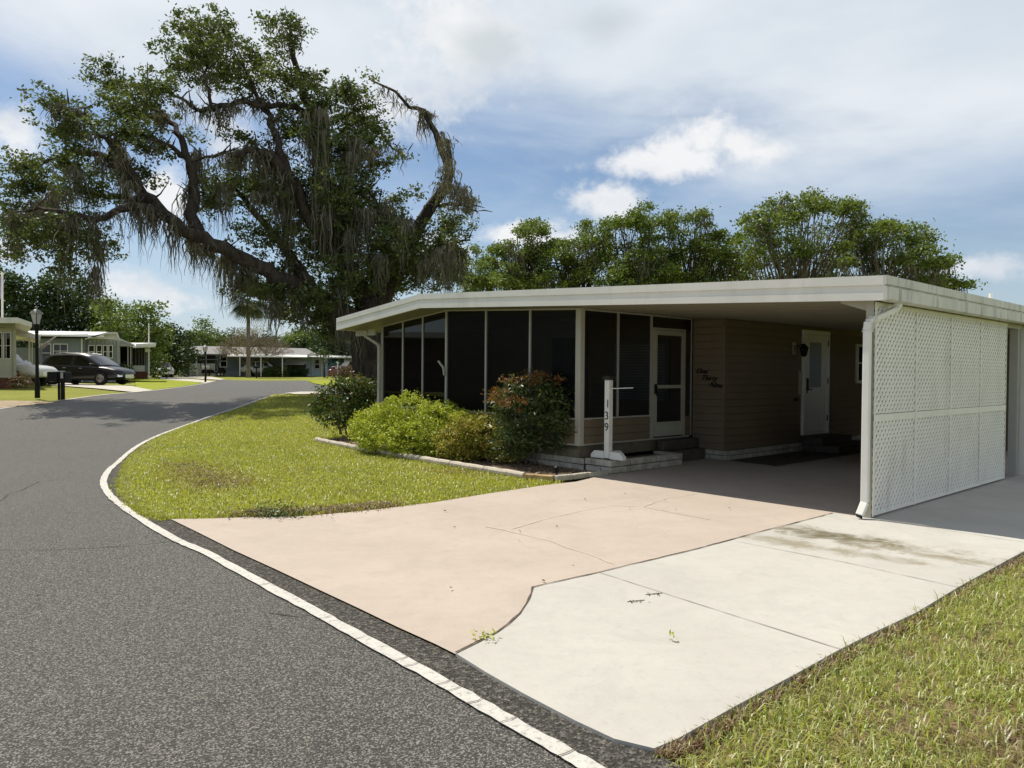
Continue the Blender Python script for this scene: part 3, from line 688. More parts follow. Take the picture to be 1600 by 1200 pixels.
# lattice screens
LU = 4.4425; ZT = 2.235; cols = [0, LU/4, LU/2, LU*3/4, LU]
def clip(poly, x0, x1, z0, z1):
    for (ax, val, sg) in ((0, x0, 1), (0, x1, -1), (1, z0, 1), (1, z1, -1)):
        out = []
        for i in range(len(poly)):
            a, c = poly[i-1], poly[i]; da = (a[ax]-val)*sg; dc = (c[ax]-val)*sg
            if (da >= 0) != (dc >= 0):
                t = da/(da-dc); out.append((a[0]+(c[0]-a[0])*t, a[1]+(c[1]-a[1])*t))
            if dc >= 0: out.append(c)
        poly = out
        if not poly: return []
    return poly
def lattice(x0, x1, z0, z1):
    b = MB(); pitch = .0905; w = .0555                       # measured along the rail
    for s, (ya, yb) in ((1, (-.012, -.0065)), (-1, (-.006, -.0005))):
        k = -60
        while k < 60:
            c = x0+k*pitch; k += 1; hh = z1-z0
            p = [(c, z0), (c+w, z0), (c+w+s*hh, z1), (c+s*hh, z1)]
            q = clip(p, x0, x1, z0, z1)
            if len(q) >= 3: b.prism(q, 'y', ya, yb)
    return b
for i in range(4):
    for (z0, z1) in ((.045, 1.01), (1.08, ZT-.0)):
        lattice(cols[i]+.012, cols[i+1]-.012, z0, z1).build('lattice_panel', M['white'], house)
b = MB()
for i, c in enumerate(cols): b.box(c-.016+(.016 if i == 0 else 0), c+.016-(.016 if i == 4 else 0), -.020, -.0125, .025, ZT)
for (z0, z1) in ((.03, .06), (1.0, 1.075), (2.195, ZT)):
    for i in range(4): b.box(cols[i]+.0165, cols[i+1]-.0165, -.0185, -.0128, z0, z1)
b.build('lattice_frame', M['white'], house)
# corner downspout
b = MB(); A = Vector((.30, -.13, 2.235)); B_ = Vector((.28, -.10, 2.17)); C_ = Vector((-.05, .035, 2.03)); D_ = Vector((-.055, .04, 1.93)); E_ = Vector((-.055, .04, .17)); F_ = Vector((-.13, .06, .04))
for a, c in ((A, B_), (B_, C_), (C_, D_), (D_, E_), (E_, F_)): b.bar(a, c, .075, .055, up=(1, 0, .01) if abs((c-a).normalized().z) > .8 else (0, 0, 1))
ds = b.build('downspout', M['white'], house, bevel=.008)
b = MB()
for k in range(9):
    t = k/8; p = C_+Vector((.07, -.03, .035))*(1-t)**1.5+(D_-C_)*t; ang = (1-t)*1.1
    b.bar(p-Vector((0, 0, .004)), p+Vector((.006*(1-t), 0, .004)), .088, .068, up=(1, 0, .01))
b.build('elbow_ribs', M['white'], ds)
b = MB(); b.bar(F_+Vector((-.004, 0, -.002)), F_+Vector((-.012, 0.002, -.010)), .06, .042, up=(1, 0, .01)); b.build('spout_mouth', M['black'], ds)
# left downspout
b = MB(); q = [hinv(571, 516, 'u', .25), hinv(571, 525, 'u', .30), hinv(591, 538, 'u', .40), hinv(592.5, 545, 'u', .42)]
q.append(Vector((.42, q[-1].y, .2)))
for a, c in zip(q[:-1], q[1:]): b.bar(a, c, .07, .05, up=(1, 0, .01) if abs((c-a).normalized().z) > .8 else (0, 0, 1))
b.build('downspout', M['cream'], house, bevel=.006)
b = MB(); b.box(.30, .34, 10.08, VL-.03, sof(VL)-.12, sof(VL)-.07); b.box(.30, .34, 10.08, VL-.03, sof(VL)-.07, sof(VL)-.001); b.build('eave_return', M['cream'], house)
# vent pipe on the roof
p = hinv(1548, 470, 'v', 2.3); b = MB(); b.tube([(p.x, 2.3, top(2.3)), (p.x, 2.3, hinv(1548, 458.5, 'v', 2.3).z)], .04, 12); b.build('vent_pipe', M['white'], house)
# writing on the wall: ONE THIRTY NINE in script
def text(name, s, size, mat, mtx, parent=None, ext=.004, shear=0, bold=0):
    cu = bpy.data.curves.new(name, 'FONT'); cu.body = s; cu.size = size; cu.extrude = ext; cu.shear = shear; cu.offset = bold; cu.align_x = 'LEFT'
    t = bpy.data.objects.new(name, cu); me = bpy.data.meshes.new_from_object(t); bpy.data.objects.remove(t); me.name = name
    me.materials.clear(); me.materials.append(mat); o = bpy.data.objects.new(name, me); C.objects.link(o)
    if parent: o.parent = parent
    o.matrix_local = mtx; return o
def wallmtx(o, x, y): # columns x dir, y dir
    x = Vector(x); y = Vector(y); z = x.cross(y); m = Matrix((x, y, z)).transposed().to_4x4(); m.translation = o; return m
for s, px, py in (('One', 1087, 583), ('Thirty', 1095, 593.5), ('Nine', 1108, 604.5)):
    q = hinv(px, py, 'u', 3.355); text('house_lettering', s, .125, M['black'], wallmtx(q+Vector((-.006, 0, 0)), (0, -1, -.10), (0, 0, 1)), house, .004, .45, .002)
# ---------------------------------------------------------------- things by the porch
PT = lambda u, v, z=0: HR @ Vector((u, v, z))
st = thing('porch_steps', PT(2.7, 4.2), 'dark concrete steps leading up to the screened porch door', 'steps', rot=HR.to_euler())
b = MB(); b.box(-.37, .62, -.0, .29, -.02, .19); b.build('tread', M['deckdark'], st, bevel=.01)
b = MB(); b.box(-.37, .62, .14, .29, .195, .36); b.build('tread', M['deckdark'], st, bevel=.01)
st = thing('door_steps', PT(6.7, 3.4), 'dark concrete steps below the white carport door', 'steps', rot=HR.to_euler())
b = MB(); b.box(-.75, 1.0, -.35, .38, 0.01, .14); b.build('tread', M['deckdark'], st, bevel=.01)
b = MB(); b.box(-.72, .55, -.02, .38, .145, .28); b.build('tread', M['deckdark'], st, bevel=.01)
pl = thing('brick_planter', PT(1.4, 4.2), 'low planter of painted stone blocks between the gravel bed and the porch steps', 'planter', rot=HR.to_euler())
b = MB(); q0 = (.50, 3.93)
bricks(b, (.50, 4.44), (.50, 3.93), 0, 2, .10, .34, (-1, 0), seed=7); bricks(b, (.5, 3.93), (2.27, 3.93), 0, 2, .10, .34, (0, -1), seed=8); bricks(b, (2.27, 3.94), (2.27, 4.44), 0, 2, .10, .34, (1, 0), seed=9)
b.v = [(x-1.4, y-4.2, z) for x, y, z in b.v]; b.build('blocks', M['brick_white'], pl, bevel=.006)
b = MB(); b.box(-.82, .8, -.20, .24, .0, .15); b.build('soil', M['gravel'], pl)
npst = thing('number_post', PT(.66, 4.12, .19), 'white wooden house number post reading 139 standing on the brick planter corner', 'number post', rot=(HR.to_euler()[0], HR.to_euler()[1], HR.to_euler()[2]))
b = MB(); b.box(-.045, .045, -.045, .045, .02, 1.19); b.build('post', M['white'], npst, bevel=.006)
b = MB()
for (dx, dy) in ((0, 1), (0, -1), (1, 0)):
    a = Vector((dx*.055, dy*.055, 0)); n = Vector((-dy, dx, 0))*.04; ln = .26; vs = []
    for s in (-1, 1):
        for (t, z) in ((0, 0), (ln, 0), (ln, .05), (ln-.07, .11), (0, .11)): p = a+Vector((dx, dy, 0))*t+n*s; vs.append((p.x, p.y, z+.01))
    b.add(vs, [(0, 1, 2, 3, 4), (9, 8, 7, 6, 5)]+[(i, 5+i, 5+(i+1) % 5, (i+1) % 5) for i in range(5)])
b.build('foot', M['white'], npst, bevel=.004)
b = MB(); b.box(-.075, .075, -.075, .075, 1.192, 1.215); b.box(-.06, .06, -.06, .06, 1.216, 1.245); b.build('post_cap', M['bronze'], npst)
b = MB(); b.bar((0, -.046, 1.06), (0, -.46, 1.08), .022, .010); b.build('sign_arm', M['white'], npst)
for s, z in (('1', .78), ('3', .60), ('9', .43)):
    text('number', s, .17, M['black'], wallmtx(Vector((-.0465, .040 if s != '1' else .02, z)), (0, -1, 0), (0, 0, 1)), npst, .002)
# landscape edging: white logs then tan blocks
ed = [(-.50, 11.02), (-.54, 10.35), (-.57, 9.55), (-.62, 8.7), (-.67, 7.85), (-.70, 7.0), (-.72, 6.15), (-.74, 5.3), (-.75, 4.42)]
for i in range(len(ed)-1):
    a, c = Vector(ed[i]), Vector(ed[i+1]); m_ = (a+c)/2; o = PT(m_.x, m_.y, .03)
    b = MB(); A = PT(a.x, a.y, .035)-o; B_ = PT(c.x, c.y+.02, .035)-o
    A.z += G(*(A+o).xy); B_.z += G(*(B_+o).xy)
    n = 5; pts = [A.lerp(B_, k/n)+Vector((0, 0, .004*math.sin(k*2.1+i))) for k in range(n+1)]
    b.tube(pts, [.047, .052, .05, .053, .049, .05], 10); lo = b.build('edging_log', M['log'], smooth=False); lo.location = o
    tag(lo, ['farthest white landscape log at the left tip of the gravel bed', 'second white landscape log from the left tip of the bed', 'third white landscape log from the left tip of the bed',
             'white landscape log in front of the yellow-green hedge, left half', 'white landscape log in front of the middle of the hedge', 'white landscape log below the right part of the hedge',
             'white landscape log in front of the red-topped shrub', 'nearest white landscape log, touching the tan edging blocks'][i], 'edging log', 'white landscape logs edging the bed')
tb = [(-.76, 4.40, -.60, 4.02), (-.58, 4.00, -.30, 3.96), (-.28, 3.96, .02, 3.96), (.04, 3.955, .40, 3.92)]
for i, (a, c, d, e) in enumerate(tb):
    o = PT((a+d)/2, (c+e)/2, .03); b = MB(); b.bar(PT(a, c, .03)-o, PT(d, e, .03)-o, .09, .075); t = b.build('edging_block', M['tanbrick'] if i < 1 else M['brick_white'], bevel=.012); t.location = o
    tag(t, ['yellowish edging block at the near corner of the gravel bed', 'grey edging block next to the yellowish corner block', 'middle grey edging block along the driveway', 'grey edging block against the brick planter'][i], 'edging block', 'blocks edging the bed by the driveway')
o = PT(-.40, 4.15, 0); sg = thing('garden_light', o, 'small black garden stake light standing in the gravel bed corner', 'garden light')
b = MB(); b.tube([(0, 0, 0), (0, 0, .08)], .012, 8); b.build('stake', M['black'], sg)
b = MB(); b.lathe([(.03, .08), (.035, .15), (.045, .155), (.01, .175)], (0, 0, 0), 10); b.build('lamp_head', M['black'], sg)

# ---------------------------------------------------------------- leaf materials, grass, bushes
M['oakleaf'] = leafmat('oak_leaves', [(.048, .072, .02), (.09, .125, .03), (.145, .185, .045), (.07, .09, .028), (.20, .24, .07)], .36, .04)
M['moss'] = leafmat('spanish_moss', [(.09, .085, .065), (.15, .14, .11), (.23, .215, .17)], .25, 0)
M['bgleaf'] = leafmat('backdrop_leaves', [(.08, .125, .025), (.13, .19, .035), (.19, .25, .05), (.09, .12, .03)], .38, .03)
M['bgleaf_light'] = leafmat('light_backdrop_leaves', [(.10, .15, .03), (.15, .21, .04), (.22, .28, .075), (.10, .13, .04)], .4, .03)
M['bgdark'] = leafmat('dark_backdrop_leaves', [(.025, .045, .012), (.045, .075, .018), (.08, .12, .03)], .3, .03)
M['hedge'] = leafmat('yellow_green_hedge_leaves', [(.36, .43, .03), (.46, .52, .05), (.58, .62, .10), (.22, .27, .03)], .28, .03)
M['hedge2'] = leafmat('olive_hedge_leaves', [(.30, .34, .03), (.44, .46, .06), (.42, .28, .09), (.15, .18, .03)], .28, .03)
M['ligus'] = leafmat('dark_shrub_leaves', [(.045, .08, .018), (.07, .13, .025), (.11, .17, .035), (.16, .08, .03)], .3, .04)
M['nandina'] = leafmat('shrub_leaves', [(.055, .085, .025), (.09, .125, .035), (.14, .17, .05)], .3, .04, gr=.4)
M['redtip'] = leafmat('red_new_leaves', [(.30, .09, .03), (.34, .15, .04), (.20, .14, .03), (.12, .14, .03)], .35, .05)
M['grass'] = leafmat('grass_blades', [(.32, .36, .03), (.42, .45, .05), (.52, .52, .10), (.34, .37, .045), (.56, .52, .22)], .5, .05,
                     [((.30, .22, .11), .6, .56, .72, .6), ((.16, .24, .03), .5, .5, .75, .5)])
M['grass_near'] = leafmat('near_grass_blades', [(.26, .33, .05), (.38, .45, .08), (.48, .53, .14), (.58, .54, .26), (.28, .35, .06)], .45, .05,
                     [((.30, .21, .12), 1.5, .54, .68, .75)])
M['litter'] = leafmat('dead_leaves', [(.26, .17, .09), (.36, .25, .15), (.17, .10, .06), (.45, .34, .24)], .2, .03)

def bladesmesh(name, X, Y, Z, h, dx, dy, wx, wy, drop, mat):
    m = len(X); v = np.stack([np.stack([X-wx, Y-wy, Z], 1), np.stack([X+wx, Y+wy, Z], 1), np.stack([X+dx*.42+wx*.85, Y+dy*.42+wy*.85, Z+h*.60], 1),
                              np.stack([X+dx*.42-wx*.85, Y+dy*.42-wy*.85, Z+h*.60], 1), np.stack([X+dx, Y+dy, Z+h*drop], 1)], 1).astype(np.float32)
    loc = np.array([X.mean(), Y.mean(), 0], dtype=np.float32); v = v-loc
    me = bpy.data.meshes.new(name); me.vertices.add(m*5); me.loops.add(m*7); me.polygons.add(m*2); me.vertices.foreach_set('co', v.ravel())
    base = (np.arange(m, dtype=np.int32)*5)[:, None]; me.loops.foreach_set('vertex_index', (base+np.array([0, 1, 2, 3, 3, 2, 4], dtype=np.int32)).ravel())
    st = (np.arange(m, dtype=np.int32)*7)[:, None]+np.array([0, 4], dtype=np.int32); me.polygons.foreach_set('loop_start', st.ravel())
    me.materials.append(mat); me.update(calc_edges=True); o = bpy.data.objects.new(name, me); C.objects.link(o); o.location = tuple(float(q) for q in loc); return o
def blades(name, poly, n, hgt, w, mat, seed, lean=.55, dz=-.02, label=None, weight=None, cat='grass', kind='stuff'):
    R = rng(seed); xs = [p[0] for p in poly]; ys = [p[1] for p in poly]
    X = R.uniform(min(xs), max(xs), n); Y = R.uniform(min(ys), max(ys), n)
    k = inpoly(X, Y, poly)
    if weight is not None: k &= R.random(n) < weight(X, Y)
    X, Y = X[k], Y[k]; m = len(X); Z = Gn(X, Y)+dz
    h = hgt*(.45+.9*R.random(m)); a = R.uniform(0, 2*np.pi, m); ln = lean*(.2+1.1*R.random(m))
    dx, dy = np.cos(a)*ln*h, np.sin(a)*ln*h; t = a+np.pi/2+R.normal(0, .5, m); ww = w*(.6+.8*R.random(m))*.5
    wx, wy = np.cos(t)*ww, np.sin(t)*ww
    o = bladesmesh(name, X, Y, Z, h, dx, dy, wx, wy, 1-.42*ln, mat); tag(o, label, cat, kind=kind); return o
lw = [Vector(p[:2]) for p in lawn_poly]
def wl(X, Y): return np.clip((26-Y)/13, .22, 1)
blades('lawn_grass', lw, 480000, .055, .0095, M['grass'], 11, .9, -.015, 'sunlit green lawn grass between the curving road and the planting bed', wl)
rl = [Vector(p[:2]) for p in conc_edge]+[Vector((6.5, 8.3)), Vector((7.2, 6.0)), Vector((3.0, 2.0)), Vector((.9, 2.2))]
blades('verge_grass', rl, 230000, .060, .0055, M['grass_near'], 12, 1.0, -.04, 'coarse grass with brown patches right of the concrete driveway', lambda X, Y: np.clip(.85+.5*np.sin(X*2.3+1.7*np.sin(Y*1.9))*np.sin(Y*2.7+1.3*np.sin(X*2.1)), .18, 1))
blades('side_grass', rl, 30000, .10, .0075, M['grass_near'], 13, 1.0, -.04, 'broad taller grass tufts right of the concrete driveway',
       lambda X, Y: (np.sin(X*9+3*np.sin(Y*7))*np.sin(Y*8+2*np.sin(X*5)) > .25)*1.0)
sheet('verge_soil', rl, -.038, simple('thatch_soil', (.17, .115, .065), .5, 9, .95, 1, 50, dist=.02, stain=((.30, .22, .13), 30)))
# edge fringes
def fringe(name, line, n, spread, hgt, w, mat, seed, dz, label):
    R = rng(seed); L_ = np.array([(p[0], p[1]) for p in line]); seg = R.integers(0, len(L_)-1, n); t = R.random(n)
    P = L_[seg]*(1-t)[:, None]+L_[seg+1]*t[:, None]+R.normal(0, spread, (n, 2)); X, Y = P[:, 0], P[:, 1]; Z = Gn(X, Y)+dz; m = n
    h = hgt*(.4+R.random(m)); a = R.uniform(0, 2*np.pi, m); ln = .9*(.2+R.random(m)); dx, dy = np.cos(a)*ln*h, np.sin(a)*ln*h; tt = a+np.pi/2; ww = w*.5*(.6+.8*R.random(m)); wx, wy = np.cos(tt)*ww, np.sin(tt)*ww
    o = bladesmesh(name, X, Y, Z, h, dx, dy, wx, wy, .8, mat); return tag(o, label, 'grass', kind='stuff')
ef = [p for p in E0 if p.y < 19]
fe = []
for i in range(len(ef)-1):
    k = max(1, int((ef[i+1]-ef[i]).length/.1)); fe += [ef[i].lerp(ef[i+1], j/k) for j in range(k)]
fringe('lawn_fringe', fe, 16000, .05, .045, .010, M['grass'], 21, -.02, 'ragged grass fringe overhanging the road edge of the lawn')
fringe('verge_fringe', [p+Vector((.03, -.03, 0)) for p in conc_edge], 3500, .02, .05, .005, M['litter'], 22, -.035, 'dry brown grass along the right edge of the concrete driveway')
dead = P2([(285, 725), (300, 735), (315, 742), (345, 752), (352, 762), (330, 745)]); R = rng(19)
fringe('dead_grass_patch', dead, 5000, .26, .045, .008, M['litter'], 23, -.01, 'dead brown grass patch in the near part of the front lawn')
fringe('dead_grass_edge', P2([(380, 803), (430, 801), (500, 798), (560, 793), (610, 788)]), 7000, .10, .04, .008, M['litter'], 24, -.01, 'dry straw-coloured grass along the lawn edge of the pink driveway')
def litter(name, poly, n, size, mat, seed, dz, label, cat='dead leaves'):
    R = rng(seed); xs = [p[0] for p in poly]; ys = [p[1] for p in poly]; X = R.uniform(min(xs), max(xs), n); Y = R.uniform(min(ys), max(ys), n); k = inpoly(X, Y, poly); X, Y = X[k], Y[k]
    P = np.stack([X, Y, Gn(X, Y)+dz+R.random(len(X))*.012], 1); v = leafquads(P, size, R, .5, .9, 1.6)
    o = npmesh(name, v, 4, mat, loc=tuple(P.mean(0))); return tag(o, label, cat, kind='stuff')
litter('leaf_litter', rl, 4200, .020, M['litter'], 31, -.01, 'small brown dead leaves scattered in the grass beside the concrete')
litter('bed_leaves', bed, 9000, .045, M['litter'], 32, .02, 'pale and brown leaf litter covering the planting bed', 'leaf litter')
litter('driveway_leaves', pink[:12]+bd, 70, .03, simple('dark_leaf', (.10, .08, .05), .4, 20, .9), 33, .012, 'tiny dark leaves scattered over the pink driveway')
litter('road_leaves', road_poly[len(roadL)+len(roadR):]+[Vector((-6, -1)), Vector((-8, 12)), Vector((-9, 20))], 150, .035, M['litter'], 34, .0, 'few pale leaves scattered on the asphalt road')
for i, (px, py, s, lb) in enumerate([(434, 806, .17, 'dark green weed tuft at the grass edge of the pink driveway'), (757, 1000, .045, 'small weed growing in the curved seam between the two driveways'), (1050, 1003, .012, 'tiny weed in the middle of the pale concrete driveway')]):
    c = gp(px, py); R = rng(40+i); n = (500, 50, 14)[i]
    P = R.normal(0, 1, (n, 3))*np.array([s, s*.5, .025+.02*(i == 0)])+np.array([c.x, c.y, c.z+.035]); P[:, 2] = np.maximum(P[:, 2], c.z+.004)
    tag(npmesh('weed', leafquads(P, .045 if i == 0 else .03, R, .35), 4, M['ligus'] if i == 0 else M['hedge'], loc=tuple(c)), lb, 'weed')
# twigs lying on the concrete
for i, (px, py, cc) in enumerate([(1022, 929, 'two'), (994, 940, 'one')]):
    c = gp(px, py, .005); R = rng(60+i); b = MB(); b.tube([(-.06, -.01, .002), (0, .006, .004), (.06, .025, .003)], .0022, 5); tw = b.build('twig', M['bark']); tw.location = c
    tag(tw, ['thin leafy twig lying across the joint of the pale concrete', 'small leafy twig lying nearer the road on the pale concrete'][i], 'twig', 'twigs on the concrete')
    P = R.normal(0, 1, (9, 3))*np.array([.030, .018, .001])+np.array([0, 0, .004]); npmesh('leaf', leafquads(P, .026, R, .45, .5, 2), 4, M['ligus'], tw)

def bush(name, label, cat, base, blobs, mat, leaf, per, cl, nl, seed, stems=8, group=None, aspect=.5, extra=None, droop=0):
    R = rng(seed); t = thing(name, base, label, cat, group); bl = [((Vector(c)-Vector(base)), r, w) for c, r, w in blobs]
    P = clumps(bl, R, per, cl, nl, .72); P = P[P[:, 2] > .03]
    npmesh('foliage', leafquads(P, leaf, R, aspect, .6, .35, droop), 4, mat, t)
    if extra:
        em, es, eb, ep = extra
        P = clumps([((Vector(c)-Vector(base)), r, w) for c, r, w in eb], R, ep, cl*.7, nl, .6); npmesh('new_growth', leafquads(P, es, R, aspect, .6, .2), 4, em, t)
    b = MB(); rr = random.Random(seed)
    for k in range(stems):
        c, r, w = bl[k % len(bl)]; a = Vector((c.x*.4+rr.uniform(-.15, .15), c.y*.4+rr.uniform(-.1, .1), 0)); e = c+Vector((rr.uniform(-.5, .5)*r[0], rr.uniform(-.5, .5)*r[1], rr.uniform(0, .5)*r[2]))
        m_ = a.lerp(e, .5)+Vector((rr.uniform(-.08, .08), 0, rr.uniform(-.05, .1))); b.tube([a, m_, e], [.016, .011, .006], 5)
    b.build('stems', M['bark_pale'], t); return t
g_ = lambda px, py: gp(px, py)
def at(px, py, Y): return pd(px, py, Y)
# leftmost dark shrub, Y about 16
bush('dark_shrub', 'loose dark green shrub at the far left end of the planting bed', 'shrub', g_(545, 676),
     [(at(530, 640, 16.2), (.52, .45, .42), 1), (at(560, 612, 16.4), (.38, .4, .33), 1), (at(512, 620, 16.3), (.22, .3, .25), 1), (at(582, 640, 16.2), (.3, .4, .4), 1), (at(545, 600, 16.3), (.3, .3, .2), 1)],
     M['ligus'], .075, 150, .16, 22, 51, 12, extra=(M['redtip'], .05, [(at(563, 590, 16.3), (.3, .2, .12), 1)], 30))
# yellow-green hedge in front of the porch
hb = [(at(600, 668, 13.9), (.60, .5, .44), 1), (at(640, 655, 13.6), (.62, .5, .47), 1), (at(685, 668, 13.2), (.58, .5, .45), 1), (at(575, 672, 14.2), (.3, .4, .36), 1), (at(722, 676, 12.9), (.42, .4, .40), 1), (at(650, 686, 13.0), (.62, .35, .32), 1), (at(605, 684, 13.5), (.5, .35, .30), 1), (at(695, 694, 12.8), (.45, .35, .28), 1)]
bush('yellow_green_hedge', 'rounded yellow-green hedge in front of the left porch screens', 'hedge', g_(640, 712), hb, M['hedge'], .046, 300, .09, 26, 52, 10)
bush('olive_hedge', 'olive green bush with reddish leaves between the yellow hedge and the red-topped shrub', 'hedge', g_(745, 720),
     [(at(735, 682, 12.5), (.46, .4, .38), 1), (at(768, 678, 12.4), (.40, .35, .36), 1), (at(715, 694, 12.5), (.4, .35, .30), 1), (at(790, 700, 12.2), (.3, .3, .25), 1)], M['hedge2'], .046, 300, .09, 26, 53, 8)
bush('red_topped_shrub', 'tall shrub with orange-red new leaves on top, left of the number post', 'shrub', g_(832, 722),
     [(at(815, 650, 11.9), (.45, .4, .42), 1), (at(850, 665, 11.8), (.42, .4, .42), 1), (at(830, 615, 11.9), (.42, .35, .26), 1), (at(875, 650, 11.7), (.22, .3, .33), 1), (at(800, 690, 11.8), (.30, .35, .25), 1), (at(862, 620, 11.8), (.3, .3, .2), 1)],
     M['nandina'], .085, 150, .14, 24, 54, 16, aspect=.28, droop=.8, extra=(M['redtip'], .06, [(at(822, 592, 11.85), (.38, .3, .11), 1), (at(785, 618, 11.7), (.22, .25, .15), 1), (at(800, 632, 11.55), (.22, .15, .10), 1), (at(874, 596, 11.7), (.06, .06, .08), 2)], 150))

# ---------------------------------------------------------------- trees
def limb(b, pts, rads, R, wig=.06, n=9, sub=3):
    P = []; Q = []
    for i in range(len(pts)-1):
        for k in range(sub):
            t = k/sub; P.append(pts[i].lerp(pts[i+1], t)+Vector((R.uniform(-1, 1), R.uniform(-1, 1), R.uniform(-1, 1)))*wig*(0 if i+k == 0 else 1)); Q.append(rads[i]*(1-t)+rads[i+1]*t)
    P.append(pts[-1]); Q.append(rads[-1]); b.tube(P, Q, n); return P, Q
def strands(anch, lens, R, n_each, spread, w):
    """hanging moss: every anchor gives n_each thin wavy strips"""
    A = np.repeat(np.array(anch), n_each, 0); Ln = np.repeat(np.array(lens), n_each); m = len(A)
    A = A+R.normal(0, 1, (m, 3))*np.array([spread, spread, spread*.4]); Ln = Ln*(.25+.85*R.random(m)**1.3)
    segs = 6; a = R.uniform(0, 2*np.pi, m); out = []; ww = w*(.5+R.random(m)); px, py = A[:, 0], A[:, 1]
    prev = None; dirx, diry = np.cos(a), np.sin(a); ox = np.zeros(m); oy = np.zeros(m)
    for k in range(segs+1):
        t = k/segs; wd = ww*(1-.85*t)*(1.0 if k else .7)*.5; ox = ox+R.normal(0, .055, m); oy = oy+R.normal(0, .055, m)
        L_ = np.stack([px+ox-dirx*wd, py+oy-diry*wd, A[:, 2]-Ln*t], 1); Rr = np.stack([px+ox+dirx*wd, py+oy+diry*wd, A[:, 2]-Ln*t], 1)
        if prev is not None: out.append(np.stack([prev[0], prev[1], Rr, L_], 1))
        prev = (L_, Rr)
    return np.concatenate(out)
def oak():
    Y = 28.0; rr = random.Random(5); R = rng(5); base = pd(592, 640, Y); base.z = G(base.x, base.y)-.05
    t = thing('live_oak', base, 'huge old live oak draped in spanish moss, leaning over the road behind the house', 'tree')
    o = base; b = MB(); LP = []
    def D(l): return [pd(p[0], p[1], Y+(p[2] if len(p) > 2 else 0))-o for p in l]
    def lb(l, r, wig=.08, sub=3, n=10, moss=1):
        P, Q = limb(b, D(l), [q if q > .6 else q*.82 for q in r], rr, wig, n, sub); LP.append((P, Q, moss)); return P
    lb([(592, 660), (588, 610), (584, 560), (580, 510), (574, 470)], [1.15, .88, .80, .78, .6], .05, 3, 16, 0)
    lb([(578, 530), (545, 492, -.6), (500, 466, -1.2), (450, 440, -1.8), (400, 416, -2.4), (350, 392, -3), (300, 366, -3.2), (258, 334, -3.4), (224, 300, -3.2), (196, 264, -3), (150, 240, -2.6), (112, 236, -2), (60, 260, -1.5), (25, 285, -1)],
       [.70, .46, .38, .34, .31, .28, .26, .23, .21, .16, .12, .09, .06, .03], .09, 3, 12)
    lb([(258, 334, -3.4), (215, 322, -4), (185, 330, -4.6), (150, 346, -5), (110, 335, -5.2), (60, 322, -5), (25, 330, -5)], [.20, .17, .14, .11, .09, .06, .03])
    lb([(240, 318, -3.3), (205, 308, -2.4), (170, 305, -2), (130, 300, -1.6), (80, 290, -1)], [.16, .13, .11, .08, .04])
    lb([(224, 300, -3.2), (190, 240, -3.6), (175, 228, -3.8), (150, 205, -4), (130, 180, -4), (100, 165, -4)], [.14, .11, .09, .06, .04, .02])
    lb([(224, 300, -3.2), (188, 262, -1), (182, 240, -1), (180, 215, -1), (180, 180, -1)], [.14, .14, .17, .08, .04])
    lb([(310, 368, -3.1), (299, 336, -2.6), (303, 295, -2.2), (292, 248, -2), (284, 214, -1.8), (268, 190, -1.4), (240, 170, -1), (205, 150, -.5), (175, 120, 0)], [.26, .25, .22, .17, .13, .10, .08, .05, .02])
    lb([(290, 245, -2), (268, 232, -2.4), (245, 222, -3), (215, 205, -3)], [.12, .09, .06, .03])
    lb([(574, 480), (545, 425, .5), (530, 370, .8), (516, 310, .9), (503, 250, .8), (492, 195, .5), (478, 150, .2), (462, 105, 0), (454, 65, 0), (452, 38, 0)], [.55, .42, .36, .32, .28, .24, .19, .14, .09, .03])
    lb([(560, 455), (528, 400, -1), (488, 347, -1.6), (449, 269, -2), (415, 240, -2.4), (395, 232, -2.6), (370, 240, -2.8), (345, 240, -3), (304, 252, -3)], [.36, .32, .27, .22, .17, .14, .10, .07, .04])
    lb([(449, 269, -2), (435, 220, -1.6), (420, 180, -1), (400, 150, -.6), (385, 110, 0), (350, 60, 0)], [.18, .15, .12, .09, .06, .02])
    lb([(495, 200, .5), (460, 165, -.2), (425, 165, -1), (400, 162, -1.4), (371, 161, -1.6), (336, 168, -2), (304, 174, -2), (282, 152, -2.2), (252, 140, -2.2), (215, 130, -2)], [.16, .14, .12, .11, .13, .11, .08, .06, .04, .02])
    lb([(330, 166, -2), (322, 130, -1.6), (320, 90, -1), (310, 50, -1)], [.08, .06, .04, .02])
    lb([(503, 250, .8), (530, 210, 1.2), (555, 185, 1.5), (585, 195, 1.6), (612, 235, 1.6), (635, 240, 1.6)], [.14, .11, .08, .06, .04, .015])
    lb([(586, 505), (602, 455, .8), (625, 418, 1.2), (642, 380, 1.3), (656, 350, 1.3), (676, 320, 1.2), (692, 300, 1.1), (700, 285, 1), (702, 262, 1), (696, 245, 1), (686, 228, 1), (680, 208, 1), (662, 173, 1), (640, 167, 1), (618, 143, 1), (597, 134, 1), (576, 124, 1)],
       [.5, .42, .36, .32, .30, .27, .25, .23, .21, .18, .16, .14, .11, .08, .06, .05, .03], .03, 2, 10, 2)
    lb([(702, 262, 1), (701, 240, 1), (698, 218, 1)], [.17, .13, .09], .02, 2)
    lb([(676, 320, 1.2), (705, 318, .8), (730, 322, .6), (745, 330, .5)], [.12, .09, .06, .03])
    lb([(640, 385, 1.3), (615, 360, .4), (600, 330, 0), (575, 300, 0)], [.2, .15, .1, .05])
    lb([(625, 418, 1.2), (665, 400, 2), (700, 385, 2.4), (735, 375, 2.6)], [.2, .16, .1, .04])
    lb([(540, 495, 1), (500, 495, 2), (460, 480, 3), (425, 475, 3.5)], [.25, .2, .12, .05])
